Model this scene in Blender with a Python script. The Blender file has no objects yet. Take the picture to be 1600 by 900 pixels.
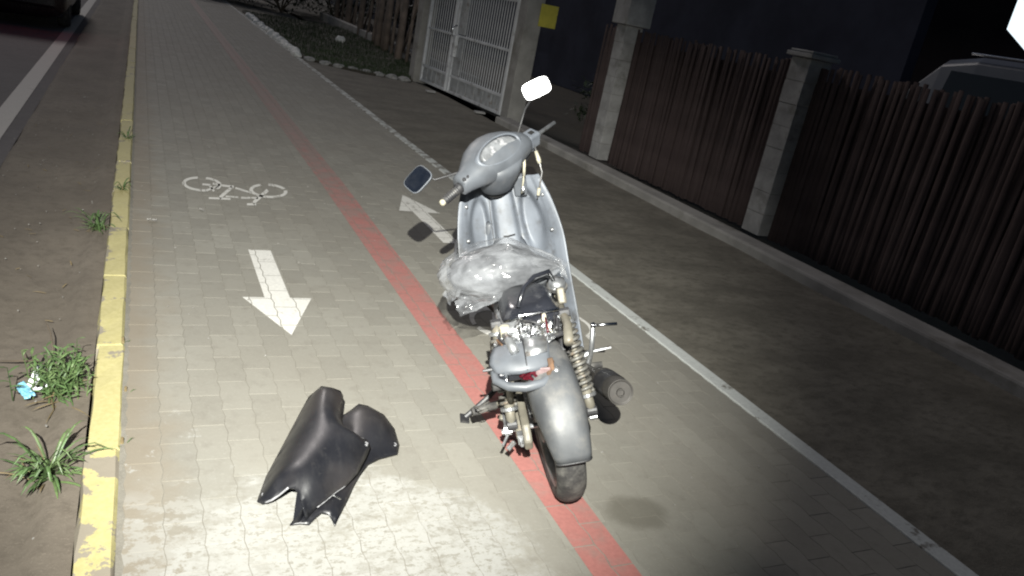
import bpy, bmesh, math, random
from mathutils import Vector, Matrix, noise
random.seed(7)
R = math.radians
sc = bpy.context.scene
COL = sc.collection

# ------------------------------------------------------------------ camera
CAM_H = 1.5
cam_d = bpy.data.cameras.new('camera'); cam = bpy.data.objects.new('camera', cam_d); COL.objects.link(cam)
cam_d.sensor_width = 36.0; cam_d.lens = 1220.0 / 1600.0 * 36.0
cam_d.clip_start = 0.02; cam_d.clip_end = 600
cx_, cy_, cz_ = Vector((.89804, -.39766, .18811)), Vector((-.02694, .37709, .92578)), Vector((-.43908, -.83646, .32793))
cam.matrix_world = Matrix(((cx_.x, cy_.x, cz_.x, 0), (cx_.y, cy_.y, cz_.y, 0), (cx_.z, cy_.z, cz_.z, CAM_H), (0, 0, 0, 1)))
sc.camera = cam

# ------------------------------------------------------------------ night sky, weak far street glow, hand torch
SUN_AZ, SUN_EL = R(-13), R(33)         # from ahead, a little to the left
w = bpy.data.worlds.new('World'); sc.world = w; w.use_nodes = True
wn = w.node_tree.nodes; wl = w.node_tree.links
sky = wn.new('ShaderNodeTexSky'); sky.sky_type = 'NISHITA'; sky.sun_disc = False
sky.sun_elevation = SUN_EL; sky.sun_rotation = SUN_AZ
wl.new(sky.outputs[0], wn['Background'].inputs[0]); wn['Background'].inputs[1].default_value = 0.016
sd = bpy.data.lights.new('street_glow', 'SUN'); sd.energy = 0.7; sd.angle = R(9); sd.color = (1.0, .93, .90)
so = bpy.data.objects.new('street_glow', sd); COL.objects.link(so)
sdir = Vector((math.sin(SUN_AZ) * math.cos(SUN_EL), math.cos(SUN_AZ) * math.cos(SUN_EL), math.sin(SUN_EL)))
so.rotation_euler = sdir.to_track_quat('Z', 'Y').to_euler()
TORCH = Vector((-.35, -.62, 2.30))
td = bpy.data.lights.new('hand_torch', 'SPOT'); td.energy = 3150; td.spot_size = R(57); td.spot_blend = 1.0
td.shadow_soft_size = .012; td.color = (1.0, .995, .925)
to = bpy.data.objects.new('hand_torch', td); COL.objects.link(to); to.location = TORCH
to.rotation_euler = (TORCH - Vector((1.12, 4.0, 0))).to_track_quat('Z', 'Y').to_euler()
sc.view_settings.view_transform = 'Standard'; sc.view_settings.look = 'None'
sc.cycles.filter_width = 2.1
sc.view_settings.exposure = 0.0; sc.view_settings.gamma = 1.0; sc.view_settings.use_curve_mapping = False

# ------------------------------------------------------------------ helpers
def in_view(p, m=60):
    q = Vector(p) - Vector((0, 0, CAM_H)); z = -q.dot(cz_)
    if z < .1: return None
    x = 800 + 1220 * q.dot(cx_) / z; y = 450 - 1220 * q.dot(cy_) / z
    return z if -m < x < 1600 + m and -m < y < 900 + m else None

def tag(o, label=None, cat=None, group=None, kind=None):
    if label: o['label'] = label
    if cat: o['category'] = cat
    if group: o['group'] = group
    if kind: o['kind'] = kind
    return o

def empty(name, loc=(0, 0, 0), rz=0.0):
    o = bpy.data.objects.new(name, None); COL.objects.link(o)
    o.location = loc; o.rotation_euler = (0, 0, rz); o.empty_display_size = .1
    return o

def frame_of(d):
    d = Vector(d).normalized()
    a = Vector((0, 0, 1)) if abs(d.z) < .9 else Vector((1, 0, 0))
    u = d.cross(a).normalized(); return u, d.cross(u).normalized()

class MB:
    def __init__(s): s.v = []; s.f = []
    def add(s, vs, fs):
        k = len(s.v); s.v += [tuple(p) for p in vs]; s.f += [tuple(i + k for i in f) for f in fs]; return s
    def box(s, c, d, m=None):
        c = Vector(c); h = Vector(d) / 2
        vs = [Vector((x * h.x, y * h.y, z * h.z)) for x in (-1, 1) for y in (-1, 1) for z in (-1, 1)]
        if m is not None: vs = [m @ q for q in vs]
        return s.add([c + q for q in vs], [(0, 1, 3, 2), (4, 6, 7, 5), (0, 4, 5, 1), (2, 3, 7, 6), (0, 2, 6, 4), (1, 5, 7, 3)])
    def tube(s, pts, r, n=8, caps=True, flat=1.0):
        pts = [Vector(p) for p in pts]; rs = r if isinstance(r, (list, tuple)) else [r] * len(pts)
        rings = []; u = None
        for i, p in enumerate(pts):
            d = (pts[min(i + 1, len(pts) - 1)] - pts[max(i - 1, 0)]).normalized()
            if u is None: u, v = frame_of(d)
            else:
                u = (u - d * u.dot(d)).normalized(); v = d.cross(u)
            rings.append([p + (u * math.cos(a) + v * math.sin(a) * flat) * rs[i] for a in [2 * math.pi * k / n for k in range(n)]])
        return s.loft(rings, caps)
    def loft(s, rings, caps=True, closed=True):
        n = len(rings[0]); vs = [q for rg in rings for q in rg]; fs = []
        for i in range(len(rings) - 1):
            for k in range(n if closed else n - 1):
                a = i * n + k; b = i * n + (k + 1) % n
                fs.append((a, b, b + n, a + n))
        if caps and closed:
            fs.append(tuple(range(n))[::-1]); fs.append(tuple((len(rings) - 1) * n + k for k in range(n)))
        return s.add(vs, fs)
    def lathe(s, c, axis, prof, n=32, caps=False):          # prof: (along axis, radius)
        u, v = frame_of(axis); ax = Vector(axis).normalized(); c = Vector(c)
        return s.loft([[c + ax * h + (u * math.cos(2 * math.pi * k / n) + v * math.sin(2 * math.pi * k / n)) * r for k in range(n)] for h, r in prof], caps)
    def prism(s, poly, z0, z1):                            # poly in x, y
        n = len(poly)
        vs = [(x, y, z0) for x, y in poly] + [(x, y, z1) for x, y in poly]
        return s.add(vs, [tuple(range(n))[::-1], tuple(range(n, 2 * n))] + [(i, (i + 1) % n, (i + 1) % n + n, i + n) for i in range(n)])
    def mesh(s, name):
        me = bpy.data.meshes.new(name); me.from_pydata(s.v, [], s.f)
        bm = bmesh.new(); bm.from_mesh(me); bmesh.ops.recalc_face_normals(bm, faces=bm.faces); bm.to_mesh(me); bm.free()
        return me
    def build(s, name, m, parent=None, smooth=False, bevel=0, solid=0, sub=0, seg=2, ang=35):
        me = s.mesh(name); me.materials.append(m)
        if smooth:
            me.polygons.foreach_set('use_smooth', [True] * len(me.polygons))
        o = bpy.data.objects.new(name, me); COL.objects.link(o)
        if parent: o.parent = parent
        if solid:
            q = o.modifiers.new('solid', 'SOLIDIFY'); q.thickness = solid; q.offset = 0
        if bevel:
            q = o.modifiers.new('bevel', 'BEVEL'); q.width = bevel; q.segments = seg; q.limit_method = 'ANGLE'; q.angle_limit = R(ang)
        if sub:
            q = o.modifiers.new('sub', 'SUBSURF'); q.levels = sub; q.render_levels = sub
        return o

def inst(me, name, parent=None, loc=(0, 0, 0), rot=(0, 0, 0), scale=(1, 1, 1)):
    o = bpy.data.objects.new(name, me); COL.objects.link(o); o.parent = parent
    o.location = loc; o.rotation_euler = rot; o.scale = scale
    return o

# ------------------------------------------------------------------ materials
class NT:
    def __init__(s, name):
        s.m = bpy.data.materials.new(name); s.m.use_nodes = True
        s.t = s.m.node_tree; s.n = s.t.nodes; s.l = s.t.links; s.b = s.n['Principled BSDF']
    def new(s, t, **k):
        q = s.n.new(t)
        for a, b in k.items(): setattr(q, a, b)
        return q
    def link(s, a, b): s.l.new(a, b)
    def val(s, sock, v):
        if hasattr(v, 'is_linked') or hasattr(v, 'links'): s.l.new(v, sock)
        else: sock.default_value = v
    def math(s, op, a, b=None, c=None, clamp=False):
        q = s.new('ShaderNodeMath', operation=op, use_clamp=clamp); s.val(q.inputs[0], a)
        if b is not None: s.val(q.inputs[1], b)
        if c is not None: s.val(q.inputs[2], c)
        return q.outputs[0]
    def mix(s, f, a, b):
        q = s.new('ShaderNodeMix', data_type='RGBA'); s.val(q.inputs[0], f)
        s.val(q.inputs[6], a if not isinstance(a, tuple) else (*a, 1)); s.val(q.inputs[7], b if not isinstance(b, tuple) else (*b, 1))
        return q.outputs[2]
    def noise(s, vec, scale, det=4, rough=.55, out='Fac'):
        q = s.new('ShaderNodeTexNoise'); q.inputs['Scale'].default_value = scale; q.inputs['Detail'].default_value = det
        q.inputs['Roughness'].default_value = rough
        if vec is not None: s.link(vec, q.inputs['Vector'])
        return q.outputs[out]
    def step(s, v, a, b):
        q = s.new('ShaderNodeMapRange', interpolation_type='SMOOTHSTEP'); s.val(q.inputs[0], v)
        s.val(q.inputs[1], a); s.val(q.inputs[2], b); return q.outputs[0]
    def pos(s): return s.new('ShaderNodeNewGeometry').outputs['Position']
    def obj(s): return s.new('ShaderNodeTexCoord').outputs['Object']
    def scl(s, vec, x, y, z):
        q = s.new('ShaderNodeVectorMath', operation='MULTIPLY'); s.link(vec, q.inputs[0]); q.inputs[1].default_value = (x, y, z); return q.outputs[0]
    def xyz(s, vec):
        q = s.new('ShaderNodeSeparateXYZ'); s.link(vec, q.inputs[0]); return q.outputs
    def bump(s, h, strength, dist):
        q = s.new('ShaderNodeBump'); q.inputs['Strength'].default_value = strength; q.inputs['Distance'].default_value = dist
        s.link(h, q.inputs['Height']); s.link(q.outputs[0], s.b.inputs['Normal'])

def mat(name, col, rough=.6, metal=0.0, var=.18, scale=9, dirt=None, bump=.15, bscale=70, bdist=.002, coat=0, spec=.5, world=False, rvar=.12):
    t = NT(name); v = t.pos() if world else t.obj()
    n = t.noise(v, scale); f = t.step(n, .3, .7)
    a = tuple(min(1, c * (1 - var)) for c in col); b = tuple(min(1, c * (1 + var)) for c in col)
    c = t.mix(f, a, b)
    if dirt:
        dc, lo, hi, ds = dirt
        c = t.mix(t.step(t.noise(v, ds, 6, .65), lo, hi), c, dc)
    t.link(c, t.b.inputs['Base Color'])
    rn = t.math('MULTIPLY_ADD', t.noise(v, scale * 3.1, 3), rvar * 2, rough - rvar)
    t.link(rn, t.b.inputs['Roughness']); t.b.inputs['Metallic'].default_value = metal
    t.b.inputs['Specular IOR Level'].default_value = spec; t.b.inputs['Coat Weight'].default_value = coat; t.b.inputs['Coat Roughness'].default_value = .25
    if bump: t.bump(t.noise(v, bscale, 5, .6), bump, bdist)
    return t.m

def glow(name, col, s):
    t = NT(name); t.b.inputs['Base Color'].default_value = (*col, 1); t.b.inputs['Emission Color'].default_value = (*col, 1)
    t.b.inputs['Emission Strength'].default_value = s; return t.m

DUST = (.30, .27, .22)
M = {}
M['grey_paint'] = mat('grey_paint', (.118, .130, .150), .50, var=.2, scale=6, dirt=((.070, .072, .076), .50, .70, 10), bump=.05)
M['grey_plastic'] = mat('grey_plastic', (.080, .087, .098), .50, var=.2, scale=8, dirt=((.105, .105, .108), .55, .8, 14), bump=.08)
M['black_gloss'] = mat('black_gloss', (.014, .015, .019), .22, var=.3, dirt=((.07, .07, .075), .56, .8, 16), bump=.05, coat=.3)
M['black_plastic'] = mat('black_plastic', (.022, .022, .024), .5, var=.3, dirt=((.09, .085, .075), .52, .8, 18), bump=.12)
M['fender'] = mat('fender_plastic', (.056, .059, .063), .52, var=.3, scale=7, dirt=((.115, .112, .107), .44, .70, 9), bump=.08)
M['rubber'] = mat('rubber', (.028, .027, .027), .75, var=.25, dirt=((.10, .096, .088), .40, .70, 20), bump=.4, bscale=120)
M['chrome'] = mat('chrome', (.62, .63, .65), .2, 1.0, var=.1, dirt=((.22, .17, .12), .56, .72, 30), bump=.04)
M['dull_metal'] = mat('dull_metal', (.42, .43, .44), .38, .85, var=.25, scale=22, dirt=((.16, .12, .09), .54, .72, 26), bump=.25, bscale=50)
M['foil'] = mat('shiny_metal', (.75, .76, .77), .24, 1.0, var=.15, scale=25, bump=.5, bscale=28, bdist=.006)
M['alloy'] = mat('alloy', (.22, .22, .22), .5, .7, var=.2, scale=18, dirt=((.12, .10, .08), .5, .7, 22))
M['tan'] = mat('tan_dirty_paint', (.135, .125, .10), .55, .1, var=.2, scale=20, dirt=((.14, .11, .075), .55, .72, 30))
M['spring'] = mat('spring_paint', (.10, .097, .088), .5, .2, var=.2, scale=30, dirt=((.14, .11, .08), .52, .7, 40))
M['rust'] = mat('rust', (.085, .045, .022), .8, .1, var=.35, scale=40, dirt=((.09, .05, .03), .5, .7, 50), bump=.4)
M['muffler'] = mat('muffler_steel', (.062, .058, .054), .62, .5, var=.25, scale=14, dirt=((.10, .085, .07), .52, .75, 18), bump=.2)
M['hole'] = mat('near_black', (.006, .006, .006), .9, bump=0)  # very dark fill for tail pipe hole, neck gap and switch hole
M['cream'] = mat('cream_plastic', (.34, .32, .25), .5, var=.15, scale=30, dirt=((.2, .18, .14), .55, .7, 40))
M['red_lens'] = mat('red_lens', (.05, .004, .008), .3, var=.4, scale=40, bump=.5, bscale=120)
M['pink_lens'] = mat('pale_lens', (.17, .12, .12), .3, var=.2, scale=30)
M['lens'] = mat('scratched_dial_cover', (.13, .135, .142), .42, var=.3, scale=26, dirt=((.27, .27, .28), .5, .62, 24), bump=.3, bscale=40)
M['mirror'] = mat('hazy_mirror', (.9, .9, .92), .60, 1.0, var=.03, bump=0, rvar=.03)
M['mirror2'] = mat('dusty_mirror', (.62, .64, .68), .2, 1.0, var=.1, dirt=((.34, .34, .36), .52, .66, 9), bump=0)
M['concrete'] = mat('concrete', (.26, .25, .235), .85, var=.2, scale=3, dirt=((.14, .13, .11), .5, .75, 2.2), bump=.4, bscale=45, world=True)
M['block'] = mat('concrete_block', (.30, .295, .29), .88, var=.2, scale=6, dirt=((.16, .155, .14), .5, .75, 5), bump=.5, bscale=60)
M['wood'] = mat('dark_stake_wood', (.074, .055, .053), .9, var=.15, scale=4, dirt=((.065, .050, .048), .5, .7, 5), bump=.5, bscale=30, spec=.06)
M['wood_b'] = mat('greyed_stake_wood', (.080, .060, .058), .9, var=.15, scale=4, dirt=((.07, .056, .055), .5, .7, 5), bump=.5, bscale=30, spec=.06)
M['pole'] = mat('bare_pole_wood', (.24, .19, .16), .8, var=.25, scale=5, bump=.4, bscale=30)
M['gate'] = mat('pale_gate_paint', (.60, .61, .63), .45, .1, var=.12, scale=5, dirt=((.2, .19, .18), .56, .76, 7), bump=.1)
M['gate_rust'] = mat('worn_gate_plate', (.40, .41, .42), .5, .1, var=.2, scale=8, dirt=((.25, .22, .20), .52, .68, 9), bump=.15)
M['yellow_sign'] = mat('yellow_sign', (.50, .44, .06), .5, var=.1, dirt=((.25, .2, .05), .58, .75, 12))
M['leaf'] = mat('weed_leaf', (.060, .105, .036), .5, var=.4, scale=20, bump=.1)
M['leaf2'] = mat('weed_leaf_pale', (.085, .13, .048), .5, var=.35, scale=20, bump=.1)
M['dry_leaf'] = mat('dry_leaf', (.16, .12, .06), .8, var=.3, scale=20, bump=.1)
M['grass'] = mat('lawn_grass', (.035, .055, .022), .7, var=.4, scale=3, bump=0)
M['hedge'] = mat('hedge_leaf', (.04, .055, .03), .6, var=.4, scale=5, bump=0)
M['bark'] = mat('bark', (.09, .07, .05), .9, var=.3)
M['stone_white'] = mat('whitewashed_stone', (.80, .79, .76), .8, var=.1, scale=7, dirt=((.4, .38, .34), .6, .76, 9), bump=.6, bscale=25)
M['house_wall'] = mat('house_wall', (.028, .024, .027), .9, var=.15, scale=1.2, bump=.2, bscale=20, world=True, spec=.06)
M['yard_wall'] = mat('yard_wall', (.05, .053, .075), .9, var=.2, scale=1.1, bump=.2, bscale=20, world=True, spec=.06)
M['roof_tile'] = mat('roof_tile', (.10, .045, .035), .8, var=.25)
M['van_paint'] = mat('van_paint', (.10, .105, .125), .35, var=.05, bump=0, coat=.4)
M['glass_dark'] = mat('dark_glass', (.012, .013, .015), .08, var=.1, bump=0)
M['car_paint'] = mat('car_paint', (.022, .012, .014), .3, var=.1, bump=0, coat=.5)
M['tail_on'] = glow('lit_tail_lamp', (1.0, .06, .04), 6)
M['lamp_on'] = glow('lit_light_box', (.80, .93, 1.0), 1.25)
M['paper'] = mat('white_paper', (.72, .74, .76), .6, var=.08)
M['blue'] = mat('blue_print', (.16, .38, .50), .5, var=.1)
M['seat_foam'] = mat('grey_cloth', (.36, .37, .38), .8, var=.25, scale=12, bump=.4, bscale=30)

# ---- measured outlines (metres)
BIKE_SYMBOL = [[(0.552, 5.612), (0.545, 5.567), (0.523, 5.579), (0.528, 5.61)], [(0.545, 5.567), (0.533, 5.525), (0.513, 5.549), (0.523, 5.579)], [(0.533, 5.525), (0.514, 5.487), (0.499, 5.522), (0.513, 5.549)], [(0.439, 5.416), (0.411, 5.41), (0.415, 5.466), (0.438, 5.471)], [(0.411, 5.41), (0.384, 5.413), (0.392, 5.468), (0.415, 5.466)], [(0.384, 5.413), (0.359, 5.425), (0.372, 5.476), (0.392, 5.468)], [(0.359, 5.425), (0.337, 5.446), (0.353, 5.491), (0.372, 5.476)], [(0.337, 5.446), (0.319, 5.474), (0.338, 5.511), (0.353, 5.491)], [(0.319, 5.474), (0.306, 5.509), (0.327, 5.535), (0.338, 5.511)], [(0.306, 5.509), (0.298, 5.548), (0.321, 5.563), (0.327, 5.535)], [(0.298, 5.548), (0.297, 5.591), (0.32, 5.593), (0.321, 5.563)], [(0.297, 5.591), (0.302, 5.635), (0.324, 5.624), (0.32, 5.593)], [(0.302, 5.635), (0.313, 5.678), (0.333, 5.654), (0.324, 5.624)], [(0.313, 5.678), (0.33, 5.718), (0.346, 5.681), (0.333, 5.654)], [(0.33, 5.718), (0.352, 5.752), (0.364, 5.705), (0.346, 5.681)], [(0.352, 5.752), (0.378, 5.779), (0.385, 5.724), (0.364, 5.705)], [(0.378, 5.779), (0.406, 5.797), (0.408, 5.737), (0.385, 5.724)], [(0.465, 5.803), (0.492, 5.79), (0.477, 5.733), (0.455, 5.741)], [(0.492, 5.79), (0.515, 5.767), (0.497, 5.717), (0.477, 5.733)], [(0.515, 5.767), (0.534, 5.736), (0.512, 5.696), (0.497, 5.717)], [(0.534, 5.736), (0.546, 5.698), (0.523, 5.67), (0.512, 5.696)], [(0.546, 5.698), (0.553, 5.656), (0.528, 5.641), (0.523, 5.67)], [(0.553, 5.656), (0.552, 5.612), (0.528, 5.61), (0.528, 5.641)], [(0.992, 5.571), (0.982, 5.527), (0.96, 5.539), (0.967, 5.569)], [(0.982, 5.527), (0.966, 5.485), (0.947, 5.51), (0.96, 5.539)], [(0.966, 5.485), (0.945, 5.448), (0.931, 5.484), (0.947, 5.51)], [(0.945, 5.448), (0.92, 5.417), (0.911, 5.462), (0.931, 5.484)], [(0.92, 5.417), (0.892, 5.393), (0.889, 5.445), (0.911, 5.462)], [(0.892, 5.393), (0.863, 5.378), (0.865, 5.434), (0.889, 5.445)], [(0.863, 5.378), (0.834, 5.372), (0.842, 5.429), (0.865, 5.434)], [(0.834, 5.372), (0.806, 5.375), (0.819, 5.431), (0.842, 5.429)], [(0.806, 5.375), (0.781, 5.387), (0.798, 5.439), (0.819, 5.431)], [(0.781, 5.387), (0.76, 5.407), (0.78, 5.453), (0.798, 5.439)], [(0.76, 5.407), (0.743, 5.435), (0.767, 5.473), (0.78, 5.453)], [(0.743, 5.435), (0.732, 5.47), (0.757, 5.497), (0.767, 5.473)], [(0.732, 5.47), (0.727, 5.509), (0.753, 5.524), (0.757, 5.497)], [(0.727, 5.509), (0.729, 5.552), (0.753, 5.553), (0.753, 5.524)], [(0.729, 5.552), (0.737, 5.595), (0.759, 5.583), (0.753, 5.553)], [(0.737, 5.595), (0.751, 5.637), (0.771, 5.613), (0.759, 5.583)], [(0.751, 5.637), (0.771, 5.677), (0.786, 5.639), (0.771, 5.613)], [(0.771, 5.677), (0.796, 5.71), (0.806, 5.663), (0.786, 5.639)], [(0.796, 5.71), (0.824, 5.737), (0.828, 5.681), (0.806, 5.663)], [(0.886, 5.763), (0.915, 5.76), (0.901, 5.697), (0.877, 5.699)], [(0.915, 5.76), (0.942, 5.747), (0.923, 5.689), (0.901, 5.697)], [(0.942, 5.747), (0.965, 5.725), (0.941, 5.674), (0.923, 5.689)], [(0.965, 5.725), (0.982, 5.694), (0.956, 5.653), (0.941, 5.674)], [(0.982, 5.694), (0.992, 5.657), (0.965, 5.628), (0.956, 5.653)], [(0.996, 5.615), (0.992, 5.571), (0.967, 5.569), (0.969, 5.599)], [(0.424, 5.571), (0.475, 5.568), (0.479, 5.619), (0.428, 5.622)], [(0.492, 5.608), (0.538, 5.585), (0.545, 5.643), (0.499, 5.666)], [(0.436, 5.41), (0.529, 5.559), (0.528, 5.611), (0.435, 5.46)], [(0.465, 5.562), (0.483, 5.423), (0.495, 5.455), (0.478, 5.596)], [(0.549, 5.576), (0.627, 5.569), (0.634, 5.627), (0.555, 5.634)], [(0.615, 5.618), (0.506, 5.309), (0.515, 5.256), (0.623, 5.559)], [(0.442, 5.241), (0.577, 5.256), (0.582, 5.302), (0.446, 5.287)], [(0.552, 5.314), (0.631, 5.313), (0.636, 5.355), (0.556, 5.355)], [(0.633, 5.544), (0.729, 5.45), (0.738, 5.499), (0.642, 5.594)], [(0.649, 5.303), (0.76, 5.328), (0.766, 5.376), (0.654, 5.351)], [(0.853, 5.611), (0.709, 5.241), (0.717, 5.185), (0.86, 5.547)], [(0.67, 5.155), (0.729, 5.17), (0.735, 5.222), (0.675, 5.206)]]
PANEL_A = [(0.624, 2.474, 0.13), (0.649, 2.423, 0.15), (0.678, 2.42, 0.14), (0.689, 2.416, 0.12), (0.666, 2.33, 0.11), (0.648, 2.261, 0.12), (0.65, 2.199, 0.12), (0.684, 2.17, 0.105), (0.714, 2.156, 0.1), (0.721, 2.131, 0.09), (0.699, 2.094, 0.075), (0.655, 2.024, 0.065), (0.609, 1.977, 0.055), (0.575, 1.955, 0.05), (0.537, 1.923, 0.045), (0.503, 1.903, 0.035), (0.476, 1.882, 0.02), (0.466, 1.888, 0.06), (0.456, 1.937, 0.075), (0.45, 1.95, 0.08), (0.433, 1.958, 0.08), (0.412, 1.968, 0.05), (0.39, 1.966, 0.035), (0.368, 1.98, 0.015), (0.355, 1.997, 0.012), (0.396, 2.114, 0.015), (0.467, 2.269, 0.02), (0.543, 2.424, 0.04), (0.583, 2.471, 0.09)]
RIDGE_A = [(0.606, 2.291, 0.19), (0.553, 2.159, 0.17), (0.513, 2.046, 0.14), (0.481, 1.956, 0.09), (0.474, 1.912, 0.06)]
PANEL_B = [(0.698, 2.416, 0.04), (0.726, 2.428, 0.05), (0.764, 2.459, 0.06), (0.794, 2.443, 0.06), (0.842, 2.393, 0.05), (0.866, 2.325, 0.03), (0.864, 2.248, 0.012), (0.844, 2.195, 0.01), (0.768, 2.166, 0.015), (0.721, 2.131, 0.02), (0.682, 2.077, 0.02), (0.649, 2.023, 0.02), (0.615, 1.957, 0.018), (0.593, 1.92, 0.015), (0.556, 1.854, 0.008), (0.553, 1.882, 0.01), (0.545, 1.897, 0.02), (0.524, 1.901, 0.025), (0.507, 1.889, 0.02), (0.484, 1.87, 0.01), (0.46, 1.879, 0.01), (0.432, 1.883, 0.006), (0.462, 1.922, 0.01), (0.492, 1.943, 0.01), (0.536, 1.98, 0.01), (0.586, 2.095, 0.01), (0.638, 2.233, 0.01), (0.673, 2.349, 0.02)]
RIDGE_B = [(0.729, 2.262, 0.115), (0.7, 2.182, 0.1), (0.662, 2.106, 0.07), (0.591, 1.979, 0.05), (0.543, 1.918, 0.035)]
SHIELD_R = [(0.95, -0.169, 0.881), (0.9, -0.204, 0.782), (0.84, -0.228, 0.654), (0.78, -0.228, 0.531), (0.72, -0.226, 0.439), (0.64, -0.223, 0.328), (0.56, -0.216, 0.235)]

def paver_mat():
    t = NT('paver_concrete'); p = t.pos(); X, Y, Z = t.xyz(p)
    tone = t.new('ShaderNodeAttribute', attribute_name='tone').outputs['Fac']
    n1 = t.noise(p, 1.3, 5); n2 = t.noise(p, 14, 5, .65); n3 = t.noise(p, 90, 3, .7)
    c = t.mix(tone, (.206, .198, .172), (.252, .243, .212))
    c = t.mix(t.step(n1, .3, .72), t.mix(.5, c, (.20, .185, .155)), c)
    c = t.mix(t.math('MULTIPLY', t.step(n2, .48, .75), .6), c, (.17, .158, .135))
    c = t.mix(t.math('MULTIPLY', t.step(n3, .52, .7), .25), c, (.30, .29, .26))
    # brown dust swept against the kerb
    kd = t.math('ADD', X, t.math('MULTIPLY', t.math('SUBTRACT', t.noise(p, 5, 5), .5), .35))
    c = t.mix(t.math('MULTIPLY', t.step(kd, .22, 0.0), .6), c, (.20, .165, .12))
    # old white paint / lime spill, flaked
    dx = t.math('DIVIDE', t.math('SUBTRACT', X, .58), .56); dy = t.math('DIVIDE', t.math('SUBTRACT', Y, 1.50), .66)
    e = t.math('ADD', t.math('MULTIPLY', dx, dx), t.math('MULTIPLY', dy, dy))
    e = t.math('ADD', e, t.math('MULTIPLY', t.math('SUBTRACT', t.noise(p, 6, 6, .7), .5), 1.5))
    body = t.step(e, 1.12, .78)
    fl = t.step(t.noise(t.scl(p, 1, 1.5, 1), 34, 6, .78), .41, .49)
    fl2 = t.step(t.noise(t.scl(p, 1, 1.3, 1), 8, 6, .75), .34, .52)
    # loose flakes along the kerb side
    k1 = t.step(t.noise(p, 11, 6, .7), .60, .65); k2 = t.step(X, .42, .12); k3 = t.step(Y, 2.75, 2.45)
    lo = t.math('MULTIPLY', t.math('MULTIPLY', k1, k2), k3)
    g1 = t.step(t.noise(t.scl(p, 1, 1.3, 1), 9, 7, .78), .47, .54); g2 = t.step(X, .62, .25); g3 = t.step(t.math('ADD', Y, t.math('MULTIPLY', t.noise(p, 5, 4), .5)), 2.45, 2.2)
    lo = t.math('MAXIMUM', lo, t.math('MULTIPLY', t.math('MULTIPLY', g1, g2), t.math('MULTIPLY', g3, .8)))
    wm = t.math('MAXIMUM', t.math('MULTIPLY', t.math('MULTIPLY', body, fl), t.math('MULTIPLY_ADD', fl2, .8, .2)), t.math('MULTIPLY', lo, .8))
    c = t.mix(t.math('MULTIPLY', wm, .95), c, (.312, .309, .29))
    # darker oval patch with an uneven edge
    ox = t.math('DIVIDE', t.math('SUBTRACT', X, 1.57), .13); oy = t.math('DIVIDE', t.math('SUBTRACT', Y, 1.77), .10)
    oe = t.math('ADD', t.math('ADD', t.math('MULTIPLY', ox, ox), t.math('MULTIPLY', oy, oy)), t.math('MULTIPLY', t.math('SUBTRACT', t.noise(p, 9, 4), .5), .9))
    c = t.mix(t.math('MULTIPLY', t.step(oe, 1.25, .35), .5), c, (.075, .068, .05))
    t.link(c, t.b.inputs['Base Color'])
    t.link(t.math('MULTIPLY_ADD', n2, .25, .62), t.b.inputs['Roughness']); t.b.inputs['Specular IOR Level'].default_value = .35
    t.bump(t.math('MULTIPLY_ADD', n3, .5, n2), .35, .003)
    return t.m

def paint_mat(name, col, under, lo, hi, wear_scale=13, fade=None):
    t = NT(name); p = t.pos(); X, Y, Z = t.xyz(p)
    n = t.noise(p, wear_scale, 6, .7); n2 = t.noise(p, 60, 4, .7)
    c = t.mix(t.step(n2, .3, .75), col, tuple(x * .82 for x in col))
    if fade: n = t.math('ADD', n, t.math('MULTIPLY', t.step(Y, fade[0], fade[1]), fade[2]))   # haze over distance, painted into the line colour as a fade
    c = t.mix(t.step(n, lo, hi), c, under)
    t.link(c, t.b.inputs['Base Color']); t.b.inputs['Roughness'].default_value = .7
    t.bump(n2, .25, .002); return t.m

def kerb_mat():
    t = NT('kerb_yellow_paint'); p = t.pos(); X, Y, Z = t.xyz(p)
    n = t.noise(p, 7, 6, .68); n2 = t.noise(p, 55, 4, .7); n4 = t.noise(p, 2.0, 3)
    con = t.mix(n4, (.20, .175, .135), (.27, .24, .19))
    yel = t.mix(t.step(n2, .3, .7), (.375, .335, .15), (.435, .39, .19))
    yel = t.mix(t.step(t.noise(p, 3, 4), .55, .8), yel, (.36, .31, .13))
    # more paint gone on the nearest stone; sides bare low down
    w_ = t.math('ADD', n, t.math('MULTIPLY', t.step(Y, 2.36, 2.28), .085))
    w_ = t.math('ADD', w_, t.math('MULTIPLY', t.step(Z, -.012, -.05), .3))
    w_ = t.math('ADD', w_, t.math('MULTIPLY', t.step(X, -.092, -.116), .10))
    w_ = t.math('ADD', w_, t.math('MULTIPLY', t.step(X, -.022, -.008), .06))
    c = t.mix(t.step(w_, .60, .635), yel, con)
    t.link(c, t.b.inputs['Base Color']); t.b.inputs['Roughness'].default_value = .75
    t.bump(t.math('MULTIPLY_ADD', n2, .4, n), .3, .004); return t.m

def soil_mat(name, ca, cb, cc, sc1=1.6, st=(1, 1, 1), bump=.5):
    t = NT(name); p = t.scl(t.pos(), *st)
    n = t.noise(p, sc1, 6, .6); n2 = t.noise(p, 17, 6, .7); n3 = t.noise(p, 130, 3, .7)
    c = t.mix(t.step(n, .32, .7), ca, cb)
    c = t.mix(t.math('MULTIPLY', t.step(n2, .42, .72), .75), c, cc)
    c = t.mix(t.math('MULTIPLY', t.step(n3, .55, .72), .3), c, tuple(min(1, x * 1.6) for x in cb))
    t.link(c, t.b.inputs['Base Color']); t.b.inputs['Roughness'].default_value = .85; t.b.inputs['Specular IOR Level'].default_value = .3
    t.bump(t.math('MULTIPLY_ADD', n3, .35, n2), bump, .006); return t.m

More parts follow.
